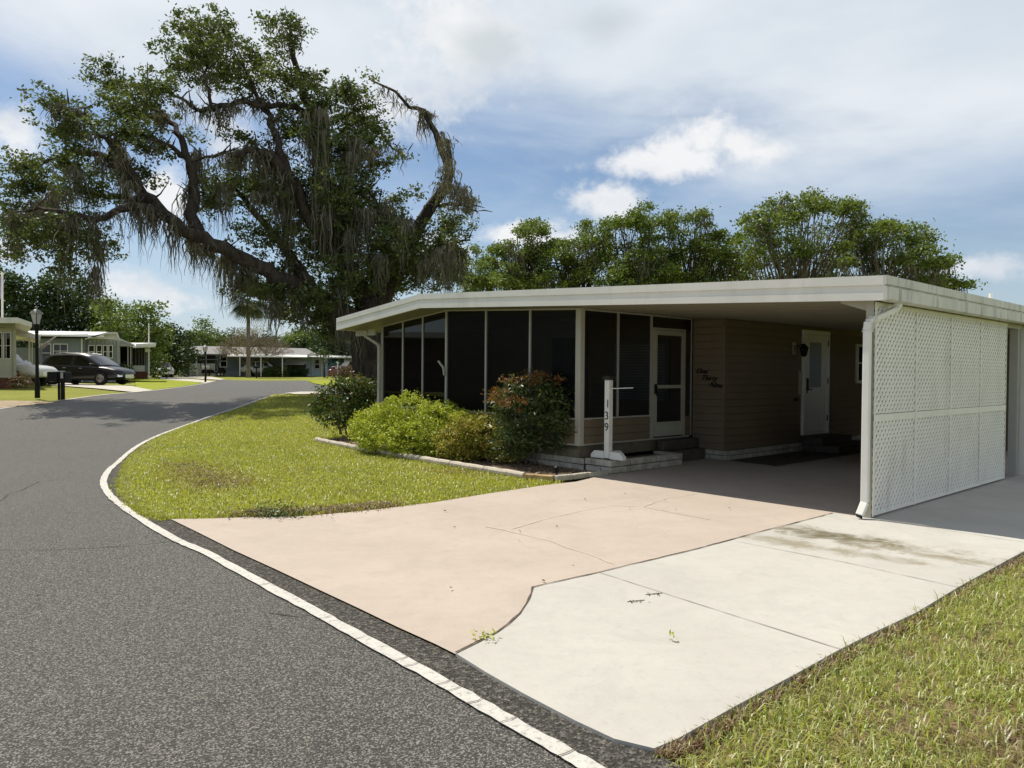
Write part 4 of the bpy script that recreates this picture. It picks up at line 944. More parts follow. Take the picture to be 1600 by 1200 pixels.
    lb([(500, 466, -1.2), (455, 400, 0), (410, 345, 1), (370, 300, 1.5), (340, 280, 2)], [.3, .22, .16, .1, .04])
    ends = list(LP)
    for P, Q, mo in ends:                                    # side twigs
        if mo != 1: continue
        for i in range(3, len(P), 1):
            if rr.random() < .75 and Q[i] < .3:
                d = Vector((rr.uniform(-1, 1), rr.uniform(-1, 1), rr.uniform(-.2, 1))).normalized(); ln = rr.uniform(.3, .8)
                b.tube([P[i], P[i]+d*ln*.5+Vector((0, 0, rr.uniform(-.1, .1))), P[i]+d*ln+Vector((0, 0, rr.uniform(-.2, .2)))], [min(.05, Q[i]*.5), .025, .010], 5)
    b.build('trunk', M['bark'], t, smooth=True)
    bl = """60 290 50 42 1|28 330 32 50 1|110 255 50 32 .8|98 195 36 36 .8|92 160 26 14 .9|120 215 30 24 .7|62 368 52 42 1|130 365 42 36 .8|105 420 24 22 .8|150 300 48 24 .7|212 272 36 20 .8|40 260 40 26 1|20 385 24 22 .9
    170 105 24 16 .9|182 135 36 26 .9|200 172 44 28 .9|242 138 40 26 .9|205 212 42 26 .8|235 232 26 14 .6|282 100 44 34 1|328 88 50 44 1|300 52 34 22 .9|345 48 32 26 .9|352 118 44 32 1|402 92 30 32 .9|425 52 26 18 .6|455 28 20 14 1|456 62 12 30 1.2|470 50 22 8 .7|395 140 28 24 .8
    440 125 30 30 .9|482 125 34 22 .8|502 165 44 32 1|542 145 34 22 1|562 178 40 34 1|580 215 34 34 1|592 250 24 22 .9|545 228 44 40 1|500 228 40 44 1|455 200 40 40 1|575 115 9 9 .9|432 250 32 30 .9|352 285 46 28 1|405 295 56 44 1|465 300 50 46 1|525 300 44 46 1|335 312 26 26 1|628 243 15 13 .7|240 178 30 22 .9
    420 372 66 30 .9|502 388 70 46 1|450 428 50 28 .8|560 348 54 46 1|602 338 34 30 1|622 306 20 18 .9|640 372 52 40 1|690 382 44 34 1|702 350 32 22 .9|726 320 16 30 1|655 422 60 34 1|705 425 34 30 1|600 430 54 44 1|545 440 54 44 1|505 490 34 34 1.1|430 460 44 22 .9|470 500 18 22 .7|530 515 26 26 1.2|385 440 22 28 .9|415 448 30 24 1|370 455 18 26 .8|440 490 30 16 .9|490 470 40 26 1
    690 305 18 22 .5|650 300 20 14 .5|560 290 40 36 1|620 385 50 40 1|720 395 20 26 .8|580 400 50 40 1|530 360 50 50 1|300 215 20 16 .6|375 215 30 20 .6|175 255 16 16 .9|160 395 20 18 .6|735 350 12 14 .7"""
    blobs = []
    for s in bl.replace('\n', '|').split('|'):
        v = [float(q) for q in s.split()]
        if len(v) < 5: continue
        dy = rr.uniform(-2.2, 2.2)+(-2.5 if v[0] < 300 else 0)*.8; c = pd(v[0], v[1], Y+dy)-o; k = Y/F
        blobs.append((c, (v[2]*k, rr.uniform(1.2, 2.2) if v[2] > 25 else v[2]*k*1.2, v[3]*k), v[4]))
    P = clumps(blobs, R, 16, .27, 34, .15)
    npmesh('crown', leafquads(P, .13, R, .5, .6, .3), 4, M['oakleaf'], t)
    inner = []
    for s in "600 400 60 60|560 440 60 40|520 400 60 50|650 410 60 35|480 350 60 50|540 330 50 60|620 440 40 30|540 490 30 34|430 300 40 40|580 470 40 20|700 405 30 30".split('|'):
        v = [float(q) for q in s.split()]; c = pd(v[0], v[1], Y+2.5)-o; k = Y/F; inner.append((c, (v[2]*k, 2.2, v[3]*k), 1))
    P = clumps(inner, R, 7, .5, 30, .1); npmesh('crown', leafquads(P, .14, R, .6, .6, .3), 4, M['oakleaf'], t)
    # moss
    an, ln = [], []
    for P_, Q, mo in LP:
        if not mo: continue
        for i in range(2, len(P_)):
            if P_[i].z+o.z < 3.5: continue
            if rr.random() < (.78 if Q[i] > .24 else .70): continue
            for _ in range(5):
                if rr.random() < .7: an.append(tuple(P_[i]+Vector((rr.uniform(-.3, .3), rr.uniform(-.3, .3), -.05)))); ln.append(rr.uniform(.3, 1.1)*(1.4 if rr.random() < .25 else 1))
    mv = [strands(an, ln, R, 12, .09, .045)]
    big = [(305, 240, 105, 12), (300, 300, 60, 12), (495, 175, 170, 16), (505, 260, 150, 14), (515, 330, 120, 16), (400, 235, 70, 26), (425, 245, 70, 16), (372, 236, 40, 12), (105, 350, 120, 12), (85, 300, 90, 14), (115, 265, 70, 12),
           (152, 375, 90, 10), (145, 420, 55, 6), (270, 345, 70, 14), (240, 330, 60, 12), (320, 385, 60, 20), (350, 400, 80, 14), (380, 420, 60, 10), (455, 450, 60, 8), (722, 292, 62, 14), (735, 310, 40, 8), (700, 255, 40, 8), (693, 285, 40, 8), (690, 385, 90, 20), (710, 395, 60, 14), (660, 400, 60, 18),
           (560, 215, 70, 10), (580, 235, 40, 10), (540, 240, 80, 12), (465, 290, 130, 18), (440, 300, 120, 14), (540, 360, 110, 16), (600, 400, 70, 20), (570, 330, 90, 14), (350, 290, 80, 16), (520, 440, 70, 12), (540, 500, 70, 16), (470, 470, 50, 12), (430, 470, 60, 10), (182, 235, 30, 6), (60, 320, 60, 14), (30, 380, 30, 6),
           (335, 170, 24, 10), (370, 165, 26, 10), (690, 215, 40, 4), (600, 320, 40, 10), (630, 340, 80, 12), (360, 410, 50, 12), (300, 372, 60, 14), (220, 318, 70, 12), (200, 280, 60, 10), (482, 215, 60, 10), (505, 205, 120, 8), (412, 300, 60, 20)]
    an, ln, ws = [], [], []
    for (x, y, l, s) in big:
        for _ in range(int(4+s*.48)):
            an.append(tuple(pd(x+rr.gauss(0, s*.55), y+rr.gauss(0, 5), Y+rr.uniform(-2.6, .8)-(2 if x < 300 else 0))-o)); ln.append(l*Y/F*rr.uniform(.55, 1.15))
    mv.append(strands(an, ln, R, 11, .075, .045))
    npmesh('moss', np.concatenate(mv), 4, M['moss'], t)
oak()

def bgtree(name, label, Y, bx, blobs, mat, leaf=.22, per=3.4, cl=.75, nl=26, seed=1, group=None, trunk=.3, barkm='bark', moss=0, shell=.35, dry=0, baseY=None):
    rr = random.Random(seed); R = rng(seed); base = pd(bx, 575, Y); base.z = G(base.x, base.y)-.1; o = base; t = thing(name, base, label, 'tree', group); k = Y/F; bl = []
    for v in blobs:
        dy = rr.uniform(-2.5, 2.5); bl.append((pd(v[0], v[1], Y+dy)-o, (v[2]*k, max(1.2, v[2]*k*.8), v[3]*k), v[4] if len(v) > 4 else 1))
    P = clumps(bl, R, per, cl, nl, shell)
    npmesh('crown', leafquads(P, leaf, R, .6, .7, .3), 4, mat, t)
    b = MB(); cen = sum((x[0] for x in bl), Vector())/len(bl); fork = Vector((cen.x*.4, cen.y*.3, max(1.5, min(x[0].z for x in bl)*.55)))
    b.tube([Vector((0, 0, 0)), Vector((fork.x*.3, 0, fork.z*.5)), fork], [trunk*1.3, trunk, trunk*.85], 9)
    for c, r, w in bl:
        for j in range(2):
            e = c+Vector((rr.uniform(-.8, .8)*r[0], rr.uniform(-.6, .6)*r[1], rr.uniform(-.2, .85)*r[2])); m_ = fork.lerp(e, .5)+Vector((rr.uniform(-.6, .6), rr.uniform(-.5, .5), rr.uniform(-.6, .3)))
            b.tube([fork, fork.lerp(m_, .5)+Vector((rr.uniform(-.3, .3), 0, rr.uniform(-.2, .2))), m_, m_.lerp(e, .5)+Vector((rr.uniform(-.3, .3), 0, rr.uniform(-.2, .3))), e], [trunk*.34, trunk*.20, trunk*.12, trunk*.07, .012], 6)
    b.build('trunk', M[barkm], t, smooth=True)
    if moss:
        bl = [x for k_, x in enumerate(bl) if k_ % 7 == 1]; an = [tuple(Vector(c)+Vector((rr.uniform(-1, 1)*r[0], rr.uniform(-.8, .8)*r[1], rr.uniform(-.9, .2)*r[2]))) for c, r, w in bl for _ in range(moss)]
        npmesh('moss', strands(an, [rr.uniform(.8, 2) for _ in an], R, 9, .18, .06), 4, M['moss'], t)
    return t
GR = 'oaks behind the house roof'
T_ = [('small rounded oak just right of the big mossy oak, behind the roof', 55, 762, [(745, 425, 26, 22), (770, 435, 30, 20), (735, 450, 30, 20), (792, 415, 18, 14)], 'bgleaf_light', 0),
      ('tall loose oak with a pointed top, second from the left behind the roof', 50, 820, [(820, 362, 22, 12), (832, 385, 24, 18), (808, 405, 34, 18), (850, 408, 22, 16), (815, 435, 34, 20), (795, 392, 16, 10)], 'bgleaf_light', 4),
      ('low dense oak between the pointed oak and the tall columnar oak behind the roof', 48, 880, [(880, 395, 30, 14), (902, 380, 26, 10), (925, 366, 22, 12), (870, 420, 36, 20), (915, 415, 30, 22), (940, 385, 12, 22)], 'bgleaf', 3),
      ('tall dark-leaved oak with a double top behind the middle of the roof', 46, 990, [(948, 350, 16, 10), (975, 352, 26, 16), (1008, 348, 24, 14), (985, 385, 36, 22), (1015, 395, 34, 24), (960, 415, 34, 20), (1000, 425, 40, 18)], 'bgleaf', 3),
      ('narrow oak with separate leafy tufts right of the double-topped oak', 47, 1070, [(1055, 345, 16, 10), (1090, 342, 14, 8), (1062, 370, 20, 14), (1098, 372, 18, 14), (1080, 400, 30, 20), (1050, 425, 26, 14), (1115, 400, 18, 16)], 'bgleaf', 3),
      ('sparse mossy oak showing bare brown limbs behind the roof', 49, 1140, [(1132, 372, 20, 10), (1150, 395, 22, 14, .6), (1128, 410, 24, 14, .6), (1160, 420, 24, 12, .6), (1118, 430, 18, 10, .6)], 'bgleaf', 9),
      ('largest spreading oak with a broad high crown behind the roof', 44, 1240, [(1185, 362, 28, 14), (1205, 345, 30, 12), (1240, 325, 28, 10), (1275, 320, 30, 10), (1310, 326, 26, 12), (1335, 345, 14, 16), (1230, 365, 44, 22, .8), (1290, 360, 40, 26, .8), (1180, 395, 30, 20, .8), (1220, 410, 40, 20, .8), (1300, 400, 36, 24, .8)], 'bgleaf_light', 3),
      ('wide leaning oak at the right end of the row behind the roof', 42, 1370, [(1360, 360, 24, 10), (1392, 358, 26, 10), (1420, 375, 26, 14), (1450, 395, 24, 14), (1468, 412, 14, 8), (1350, 385, 24, 18), (1395, 395, 40, 18, .8), (1430, 420, 34, 12), (1360, 415, 34, 16, .7)], 'bgleaf_light', 3),
      ('low farthest-right oak whose top just clears the side fascia', 45, 1470, [(1470, 442, 26, 6), (1492, 446, 14, 5), (1450, 450, 20, 8)], 'bgleaf', 0)]
def sat(bl, i):
    r = random.Random(900+i); out = []
    for q in bl:
        w = q[4] if len(q) > 4 else 1; out.append((q[0], q[1], q[2]*.85, q[3]*.85, w)); out.append((q[0]+r.uniform(-12, 12), q[1]+(448-q[1])*r.uniform(.35, .6), q[2]*.7, q[3]*.7, w*.5)); out.append((q[0]+r.uniform(-20, 20), 446-r.uniform(0, 10), q[2]*.9, q[3]*.6, w*.5))
        for _ in range(5):
            if r.random() < .25: continue
            a = r.uniform(-.3, math.pi+.3); k = r.uniform(.28, .5); out.append((q[0]+math.cos(a)*q[2]*r.uniform(.8, 1.35), q[1]-math.sin(a)*q[3]*r.uniform(.6, 1.7), q[2]*k, q[3]*k, w*1.5))
    return out
for i, (lb_, Y, bx, bl, mt, ms) in enumerate(T_):
    bl = sat(bl, i)+([(bx-22, 440, 26, 14, .8), (bx+20, 436, 28, 16, .8)] if i < 8 else [])
    bgtree('oak_tree', lb_, Y, bx, bl, M[mt], .17, 8, .42, 26, 100+i, GR, .34, 'bark_pale' if i in (5, 6, 7) else 'bark', ms, .3)
GL = 'trees of the wood behind the left houses'
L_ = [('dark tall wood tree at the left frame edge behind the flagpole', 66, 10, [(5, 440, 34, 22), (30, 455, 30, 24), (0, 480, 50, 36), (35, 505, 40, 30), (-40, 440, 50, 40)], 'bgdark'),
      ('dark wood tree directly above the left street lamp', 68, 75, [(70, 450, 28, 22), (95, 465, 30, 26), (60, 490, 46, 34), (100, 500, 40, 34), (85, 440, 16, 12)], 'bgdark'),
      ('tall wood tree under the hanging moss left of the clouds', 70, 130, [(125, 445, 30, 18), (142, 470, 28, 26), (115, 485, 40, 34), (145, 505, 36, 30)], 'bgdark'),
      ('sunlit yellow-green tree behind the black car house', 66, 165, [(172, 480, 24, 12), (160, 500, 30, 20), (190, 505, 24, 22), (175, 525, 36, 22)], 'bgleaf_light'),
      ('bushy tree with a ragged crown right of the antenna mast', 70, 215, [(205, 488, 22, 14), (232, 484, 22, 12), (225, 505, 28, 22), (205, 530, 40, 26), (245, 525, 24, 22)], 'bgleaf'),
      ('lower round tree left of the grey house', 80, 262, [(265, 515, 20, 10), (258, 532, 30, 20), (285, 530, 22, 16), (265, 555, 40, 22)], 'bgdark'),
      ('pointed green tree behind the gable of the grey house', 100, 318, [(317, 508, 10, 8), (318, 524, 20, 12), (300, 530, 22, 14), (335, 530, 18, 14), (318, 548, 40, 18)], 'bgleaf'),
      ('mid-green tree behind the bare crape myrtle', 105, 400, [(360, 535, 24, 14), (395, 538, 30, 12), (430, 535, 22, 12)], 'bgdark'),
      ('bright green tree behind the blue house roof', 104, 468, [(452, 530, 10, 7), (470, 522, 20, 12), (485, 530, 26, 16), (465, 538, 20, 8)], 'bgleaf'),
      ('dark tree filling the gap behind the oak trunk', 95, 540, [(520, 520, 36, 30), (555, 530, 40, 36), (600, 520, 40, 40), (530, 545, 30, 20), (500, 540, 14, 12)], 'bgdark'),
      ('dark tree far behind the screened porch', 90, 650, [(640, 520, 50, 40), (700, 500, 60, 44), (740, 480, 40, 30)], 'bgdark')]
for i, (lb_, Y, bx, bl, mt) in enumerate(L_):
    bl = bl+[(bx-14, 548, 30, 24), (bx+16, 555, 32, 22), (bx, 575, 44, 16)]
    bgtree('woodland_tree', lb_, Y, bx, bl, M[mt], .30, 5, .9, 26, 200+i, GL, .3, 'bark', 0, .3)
# undergrowth under the wood
R = rng(77); bl = []
for k in range(150):
    x = -80+(k % 75)*10; c = pd(x, 574-6*(k % 3)-18*(k//75), 106+5*math.sin(k)); bl.append((c, (2.2, 2, 2.4), 1))
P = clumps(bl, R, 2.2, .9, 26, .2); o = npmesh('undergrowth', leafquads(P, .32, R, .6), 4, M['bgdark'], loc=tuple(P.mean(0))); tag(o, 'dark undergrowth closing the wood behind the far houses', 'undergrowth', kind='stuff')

# crape myrtle with bare twiggy crown, palm, young tree
def myrtle():
    Y = 86; rr = random.Random(8); R = rng(8); base = pd(402, 588, Y); o = base; t = thing('crape_myrtle', base, 'brownish almost leafless crape myrtle with a wide twiggy crown before the grey house', 'tree')
    b = MB()
    def grow(p, d, ln, r, n):
        e = p+d*ln; b.tube([p, p.lerp(e, .5)+Vector((rr.uniform(-.1, .1), rr.uniform(-.1, .1), 0))*ln*.3, e], [r, r*.8, r*.62], 5 if n > 2 else 4)
        if n == 0: return
        for _ in range(3 if n > 1 else 4):
            dd = (d+Vector((rr.uniform(-.75, .75), rr.uniform(-.6, .6), rr.uniform(-.3, .35)))).normalized(); grow(e, dd, ln*rr.uniform(.62, .85), r*.6, n-1)
    for a in range(7):
        d = Vector((math.cos(a*.9)*.75, math.sin(a*.9)*.4, .8)).normalized(); grow(Vector((rr.uniform(-.2, .2), rr.uniform(-.2, .2), 0)), d, 1.75, .10, 5)
    b.build('trunk', M['bark_pale'], t)
    bl = [(pd(x, y, Y+rr.uniform(-1.5, 1.5))-o, (rx*Y/F, 1.6, ry*Y/F), 1) for x, y, rx, ry in [(365, 535, 22, 16), (395, 528, 26, 18), (425, 538, 20, 14), (380, 548, 30, 12), (410, 550, 30, 10), (350, 545, 12, 8), (400, 515, 22, 9), (375, 520, 18, 9)]]
    P = clumps(bl, R, 7, .6, 14, .2)
    npmesh('crown', leafquads(P, .14, R, .5), 4, leafmat('myrtle_buds', [(.26, .22, .13), (.34, .29, .18), (.20, .19, .09)], .3, 0), t)
myrtle()
def palm():
    Y = 80; rr = random.Random(9); base = pd(388, 591, Y); o = base; t = thing('palm_tree', base, 'tall palm with a slim grey trunk standing in front of the grey house', 'palm')
    b = MB(); topz = (pd(388, 466, Y)-o); b.tube([Vector((0, 0, -.1)), Vector((0, 0, .3)), Vector((.02, 0, 2)), topz*.7, topz], [.34, .25, .21, .20, .19], 10); b.build('trunk', M['bark_pale'], t, smooth=True)
    V = []
    for k in range(95):
        a = rr.uniform(0, 6.28); el = rr.uniform(-1.1, 1.2); ln = rr.uniform(1.7, 2.9); d = Vector((math.cos(a)*math.cos(el), math.sin(a)*math.cos(el), math.sin(el))); s = d.cross(Vector((0, 0, 1))).normalized()
        hub = topz+d*ln*.45
        for j in range(16):
            th = (j-7.5)*.16; q = d*math.cos(th)+s*math.sin(th); tip = hub+q*ln*.62+Vector((0, 0, -.28*ln*(.4+abs(th)*.3))); mid = hub.lerp(tip, .55)+Vector((0, 0, .12)); w = s*.035*math.cos(th)+d*(-.035*math.sin(th))
            V += [hub-w*.3, hub+w*.3, mid+w, mid-w, mid-w, mid+w, tip+w*.2, tip-w*.2]
    npmesh('crown', [tuple(v) for v in V], 4, leafmat('palm_fronds', [(.06, .08, .03), (.11, .13, .04), (.20, .20, .08)], .3, .03), t)
palm()
bgtree('young_tree', 'small dark young tree on a thin trunk before the blue house', 80, 507, [(505, 548, 11, 7), (512, 556, 8, 6), (498, 552, 7, 5)], M['bgdark'], .2, 4, .4, 20, 301, None, .09)
# ---------------------------------------------------------------- neighbours' houses (all measured at their own distances)
M['sid_grey'] = simple('grey_blue_siding', (.22, .25, .27), .06, 2, .6)
M['sid_grey2'] = simple('slate_siding', (.17, .20, .23), .06, 2, .6)
M['sid_blue'] = simple('light_blue_siding', (.50, .64, .72), .06, 2, .6)
M['sid_teal'] = simple('teal_siding', (.20, .42, .52), .06, 2, .6)
M['sid_cream'] = simple('cream_siding', (.50, .48, .38), .06, 2, .6)
M['sid_white'] = simple('white_siding', (.62, .62, .58), .05, 2, .6)
M['roof_white'] = simple('white_metal_roof', (.80, .80, .78), .04, 1, .5)
M['roof_grey'] = simple('grey_shingles', (.24, .235, .23), .12, 3, .9, .4, 8)
M['redbrick'] = simple('red_brick', (.16, .07, .045), .35, 5, .9)
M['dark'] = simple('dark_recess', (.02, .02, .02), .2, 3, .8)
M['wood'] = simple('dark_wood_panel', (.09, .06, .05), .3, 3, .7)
DV = [Vector((0, 1, 0))]                                    # which way a house runs back from its front (set per house)
def FP(b, poly, Y, d=.1):                                   # pixel outline at distance Y, extruded d metres back
    v0 = [pd(x, y, Y) for x, y in poly]; n = len(poly); vs = v0+[p+DV[0]*d for p in v0]
    return b.add(vs, [tuple(range(n))[::-1], tuple(range(n, 2*n))]+[(i, (i+1) % n, n+(i+1) % n, n+i) for i in range(n)])
def FR(b, x0, x1, y0, y1, Y, d=.1): return FP(b, [(x0, y1), (x1, y1), (x1, y0), (x0, y0)], Y, d)
def slab(b, p, th=.12):
    p = [Vector(q) for q in p]; n = len(p); vs = p+[q-Vector((0, 0, th)) for q in p]
    return b.add(vs, [tuple(range(n)), tuple(range(n, 2*n))[::-1]]+[(i, (i+1) % n, n+(i+1) % n, n+i) for i in range(n)])
class Thing:
    def __init__(s, name, label, cat, px, py, Y, group=None, back=None):
        s.o = pd(px, py, Y); DV[0] = Vector(((back if back is not None else px)/F-800/F, 1, 0)); s.t = thing(name, s.o, label, cat, group)
    def part(s, name, fn, mat, parent=None, **k):
        b = MB(); fn(b); b.v = [(x-s.o.x, y-s.o.y, z-s.o.z) for x, y, z in b.v]; return b.build(name, mat, parent or s.t, **k)
def window(T, x0, x1, y0, y1, Y, bars=(), fr='white', pane='glass'):
    f = T.part('window', lambda b: (FR(b, x0, x1, y0, y0+1.2, Y-.05, .05), FR(b, x0, x1, y1-1.2, y1, Y-.05, .05), FR(b, x0, x0+1.2, y0+1.2, y1-1.2, Y-.05, .05), FR(b, x1-1.2, x1, y0+1.2, y1-1.2, Y-.05, .05),
               [FR(b, x-.4, x+.4, y0+1.2, y1-1.2, Y-.05, .04) for x in bars], FR(b, x0+1.2, x1-1.2, (y0+y1)/2-.4, (y0+y1)/2+.4, Y-.048, .04)), M[fr])
    T.part('pane', lambda b: FR(b, x0+1.2, x1-1.2, y0+1.2, y1-1.2, Y-.02, .015), M['glass_car'], f)
def courses(b, x0, x1, y0, y1, Y, d, course=.2, w0=None):
    z0, z1 = pd(0, y1, Y).z, pd(0, y0, Y).z; X0_, X1_ = pd(x0, 0, Y).x, pd(x1, 0, Y).x; z = z0; e = DV[0].x*d
    while z < z1-.02:
        zz = min(z+course, z1); vs = [(X0_, Y-.02, z), (X1_, Y-.02, z), (X1_, Y, zz), (X0_, Y, zz), (X0_+e, Y+d, z), (X1_+e, Y+d, z), (X1_+e, Y+d, zz), (X0_+e, Y+d, zz)]
        b.add(vs, [(0, 1, 2, 3), (5, 4, 7, 6), (1, 5, 6, 2), (4, 0, 3, 7), (0, 4, 5, 1), (3, 2, 6, 7)]); z = zz
# cream house at the left edge
T = Thing('neighbour_house', 'cream house corner at the left frame edge, flat roof and red brick base', 'house', 0, 607, 35.5)
T.part('wall', lambda b: courses(b, -330, 19, 511, 590, 35.5, 5, .16), M['sid_cream'])
T.part('corner_trim', lambda b: FR(b, 17.5, 19.6, 508, 590, 35.45, .1), M['cream'])
T.part('brick_base', lambda b: FR(b, -330, 18.6, 590, 609, 35.52, 4.9), M['redbrick'])
def rf(b):
    FP(b, [(-340, 505.5), (27, 504.5), (27, 496), (-340, 497)], 34.6, 7); FP(b, [(27.1, 504.5), (49.5, 511.5), (50.5, 504), (27.1, 496)], 34.6, 7)
T.part('roof', rf, M['fascia'])
T.part('soffit_beam', lambda b: FR(b, -330, 24, 505.5, 511, 35.0, 4), M['soffit'])
window(T, 5.5, 17, 519, 561, 35.5, (9.5,)); window(T, -12, 3.5, 519, 561, 35.5, (-4,)); window(T, -90, -50, 519, 561, 35.5, (-70,)); window(T, -180, -140, 519, 561, 35.5, (-160,))
# its carport roof behind
T = Thing('carport_roof', 'pale sloping carport roof on white posts between the cream house and the street lamp', 'carport', 45, 600, 41)
T.part('roof', lambda b: FP(b, [(19, 523), (45, 527), (63, 532), (63.5, 525.5), (45, 519), (26, 514.5), (19, 516)], 40, 6), M['fascia'])
T.part('post', lambda b: FR(b, 44.3, 47.5, 528, 600, 41, .12), M['white']); T.part('post', lambda b: FR(b, 49.5, 51, 531, 600, 43, .12), M['white'])
T.part('back_wall', lambda b: courses(b, 19, 60, 543, 600, 45.5, .2, .18), M['sid_grey']); T.part('beam', lambda b: FR(b, 19, 44, 529.5, 532, 42, .1), M['white'])
# long grey-blue house behind the black car
T = Thing('grey_house', 'long grey-blue house with bright white roof edge behind the black parked car', 'house', 120, 598, 52, back=100)
T.part('wall', lambda b: courses(b, 50, 128, 528, 596, 52, 8, .2), M['sid_grey'])
T.part('gable_wall', lambda b: courses(b, 128, 182, 531, 597, 52.2, 6, 3), simple('grey_board_wall', (.34, .36, .34), .05, 2, .6))
T.part('board_seams', lambda b: [FR(b, x, x+.7, 532, 596, 52.15, .04) for x in (128.3, 137, 144, 150.5, 157, 163.5, 170, 176, 181)], M['sid_grey2'])
T.part('roof', lambda b: (slab(b, [pd(18, 521.5, 51), pd(163, 524, 51), pd(168, 518.6, 56), pd(18, 516.5, 56)], .12)), M['roof_white'])
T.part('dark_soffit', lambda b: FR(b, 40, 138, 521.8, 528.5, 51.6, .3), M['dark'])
T.part('gable', lambda b: FP(b, [(140, 528.5), (185, 531), (187, 532.5), (183, 520), (168, 519.5)], 51.3, .4), M['sid_white'])
T.part('gable_fascia', lambda b: (FP(b, [(137, 527), (138, 529), (168, 521.5), (182, 522), (186, 532), (188, 531), (183.5, 519), (168, 518.7)], 51.0, .28)), M['fascia_dirty'])
T.part('corner_trim', lambda b: FR(b, 126.8, 129, 528.5, 597, 51.9, .1), M['white'])
window(T, 61, 80, 537, 566, 52, ()); window(T, 83, 106, 537, 560, 52, (94,))
for (a, c) in ((138, 148), (150.5, 159.5), (161, 168), (169.5, 176.5)): window(T, a, c, 539, 560, 52.1, ())
T = Thing('screened_house', 'small house with open porch and dark screened room, right of the black car', 'house', 200, 595, 55)
T.part('wall', lambda b: FR(b, 182, 206, 540, 594, 57, 3), M['wood'])
T.part('gable_roof', lambda b: FP(b, [(180, 541), (200, 541), (211, 543), (211, 539), (186, 529), (180, 530)], 54, 5), M['sid_white'])
T.part('roof_edge', lambda b: FP(b, [(186, 531), (211, 541), (211, 538.5), (187, 528.5)], 53.8, .18), M['fascia_dirty'])
T.part('flat_roof', lambda b: (slab(b, [pd(208, 541.5, 53.5), pd(243, 540, 53.5), pd(244, 535.8, 58), pd(203, 535.5, 58)], .1), FP(b, [(212, 541.4), (243.5, 540), (243.8, 535.8), (212, 537.5)], 53.4, .1)), M['roof_white'])
for x in (186, 199, 203.5): T.part('post', lambda b: FR(b, x, x+1.8, 541, 594, 54.5, .12), M['white'])
T.part('screened_room', lambda b: FR(b, 207, 226, 543, 571, 55, 3), M['bronze'])
T.part('screen_mullion', lambda b: [FR(b, x, x+.5, 543, 571, 54.9, .08) for x in (207, 212, 217, 221.5, 225.6)], M['alu'])
T.part('lower_wall', lambda b: FR(b, 206.6, 226.4, 571, 580.5, 54.9, 3), M['sid_white']); T.part('brick_base', lambda b: FR(b, 207, 230, 580.5, 592, 55, 3), M['redbrick'])
T.part('end_wall', lambda b: FR(b, 227, 231, 546, 592, 55.5, 2), M['sid_grey']); T.part('side_awning', lambda b: FP(b, [(227, 550), (234.5, 550), (235.5, 546.5), (227, 543.5)], 54.6, 1), M['roof_white'])
T = Thing('antenna_mast', 'thin white antenna mast rising above the flat roof right of the screened room', 'mast', 232.5, 594, 55)
T.part('pole', lambda b: b.tube([pd(232.5, 594, 54.9), pd(232.5, 505, 54.9)], .045, 6), M['white'])
T = Thing('planter_bushes', 'row of dark potted plants under the windows right of the black car', 'potted plants', 190, 590, 53)
R = rng(90); P = clumps([(pd(x, 577, 53)-T.o, (.22, .25, .35), 1) for x in (180, 188, 196, 203)], R, 60, .2, 20, .2); npmesh('foliage', leafquads(P, .14, R), 4, M['bgdark'], T.t)
T.part('pots', lambda b: [FR(b, x-2.5, x+2.5, 584, 593, 53, .3) for x in (180, 188, 196, 203)], M['redbrick'])
# grey gabled house in the middle distance
T = Thing('grey_gabled_house', 'slate grey house with pale shingle roof and gable end behind the golf cart', 'house', 330, 588, 88)
T.part('wall', lambda b: courses(b, 336, 441, 553, 587.5, 88, 6, .25), M['sid_grey2'])
T.part('gable_wall', lambda b: FP(b, [(286, 587.5), (304, 587.5), (304, 551), (293, 543), (286, 552)], 88.1, 6), M['sid_grey'])
T.part('white_bay', lambda b: FR(b, 284.5, 292, 553, 587, 87.6, .5), M['sid_white']); window(T, 285.5, 291, 556, 573, 87.55, ())
T.part('porch_screen', lambda b: FR(b, 298, 336, 553, 568, 88, .2), M['bronze']); T.part('porch_wall', lambda b: FR(b, 297, 336, 568, 587.5, 88, .3), M['sid_white'])
for x in (296.5, 306, 320.5): T.part('porch_post', lambda b: FR(b, x, x+2, 552, 587.5, 87.7, .12), M['white'])
T.part('stair_rail', lambda b: (FP(b, [(305, 570), (307, 570), (311, 587), (309, 587)], 87, .1), FP(b, [(297, 578), (306, 578), (306, 580), (297, 580)], 87, .1)), M['white'])
T.part('roof', lambda b: (slab(b, [pd(303, 552.5, 87), pd(445, 554, 87), pd(497, 553.8, 87), pd(478, 544.3, 92), pd(293.5, 540.3, 92)], .15), slab(b, [pd(284.5, 553, 87.2), pd(286, 553, 92), pd(294.5, 540.6, 92), pd(293.5, 541.2, 87.2)], .12)), M['roof_grey'])
T.part('gable_fascia', lambda b: FP(b, [(283.5, 552.5), (285.5, 553), (293.5, 542.6), (303, 553.4), (304.5, 551.8), (294, 539.8), (292.5, 539.8)], 86.9, .12), M['white'])
window(T, 343.5, 355, 554.5, 574, 88, ())
T.part('carport_roof', lambda b: slab(b, [pd(355, 556, 84), pd(480, 557.5, 84), pd(480, 553.4, 88), pd(355, 552.6, 88)], .1), M['roof_white'])
for x in (374, 407, 440.5): T.part('carport_post', lambda b: FR(b, x, x+1.6, 556, 588, 84.3, .12), M['white'])
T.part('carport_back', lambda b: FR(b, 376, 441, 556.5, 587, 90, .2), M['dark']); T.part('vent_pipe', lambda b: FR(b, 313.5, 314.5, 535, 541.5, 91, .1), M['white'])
T.part('skirt', lambda b: FR(b, 336, 376, 580, 588, 87.85, .1), M['sid_grey'])
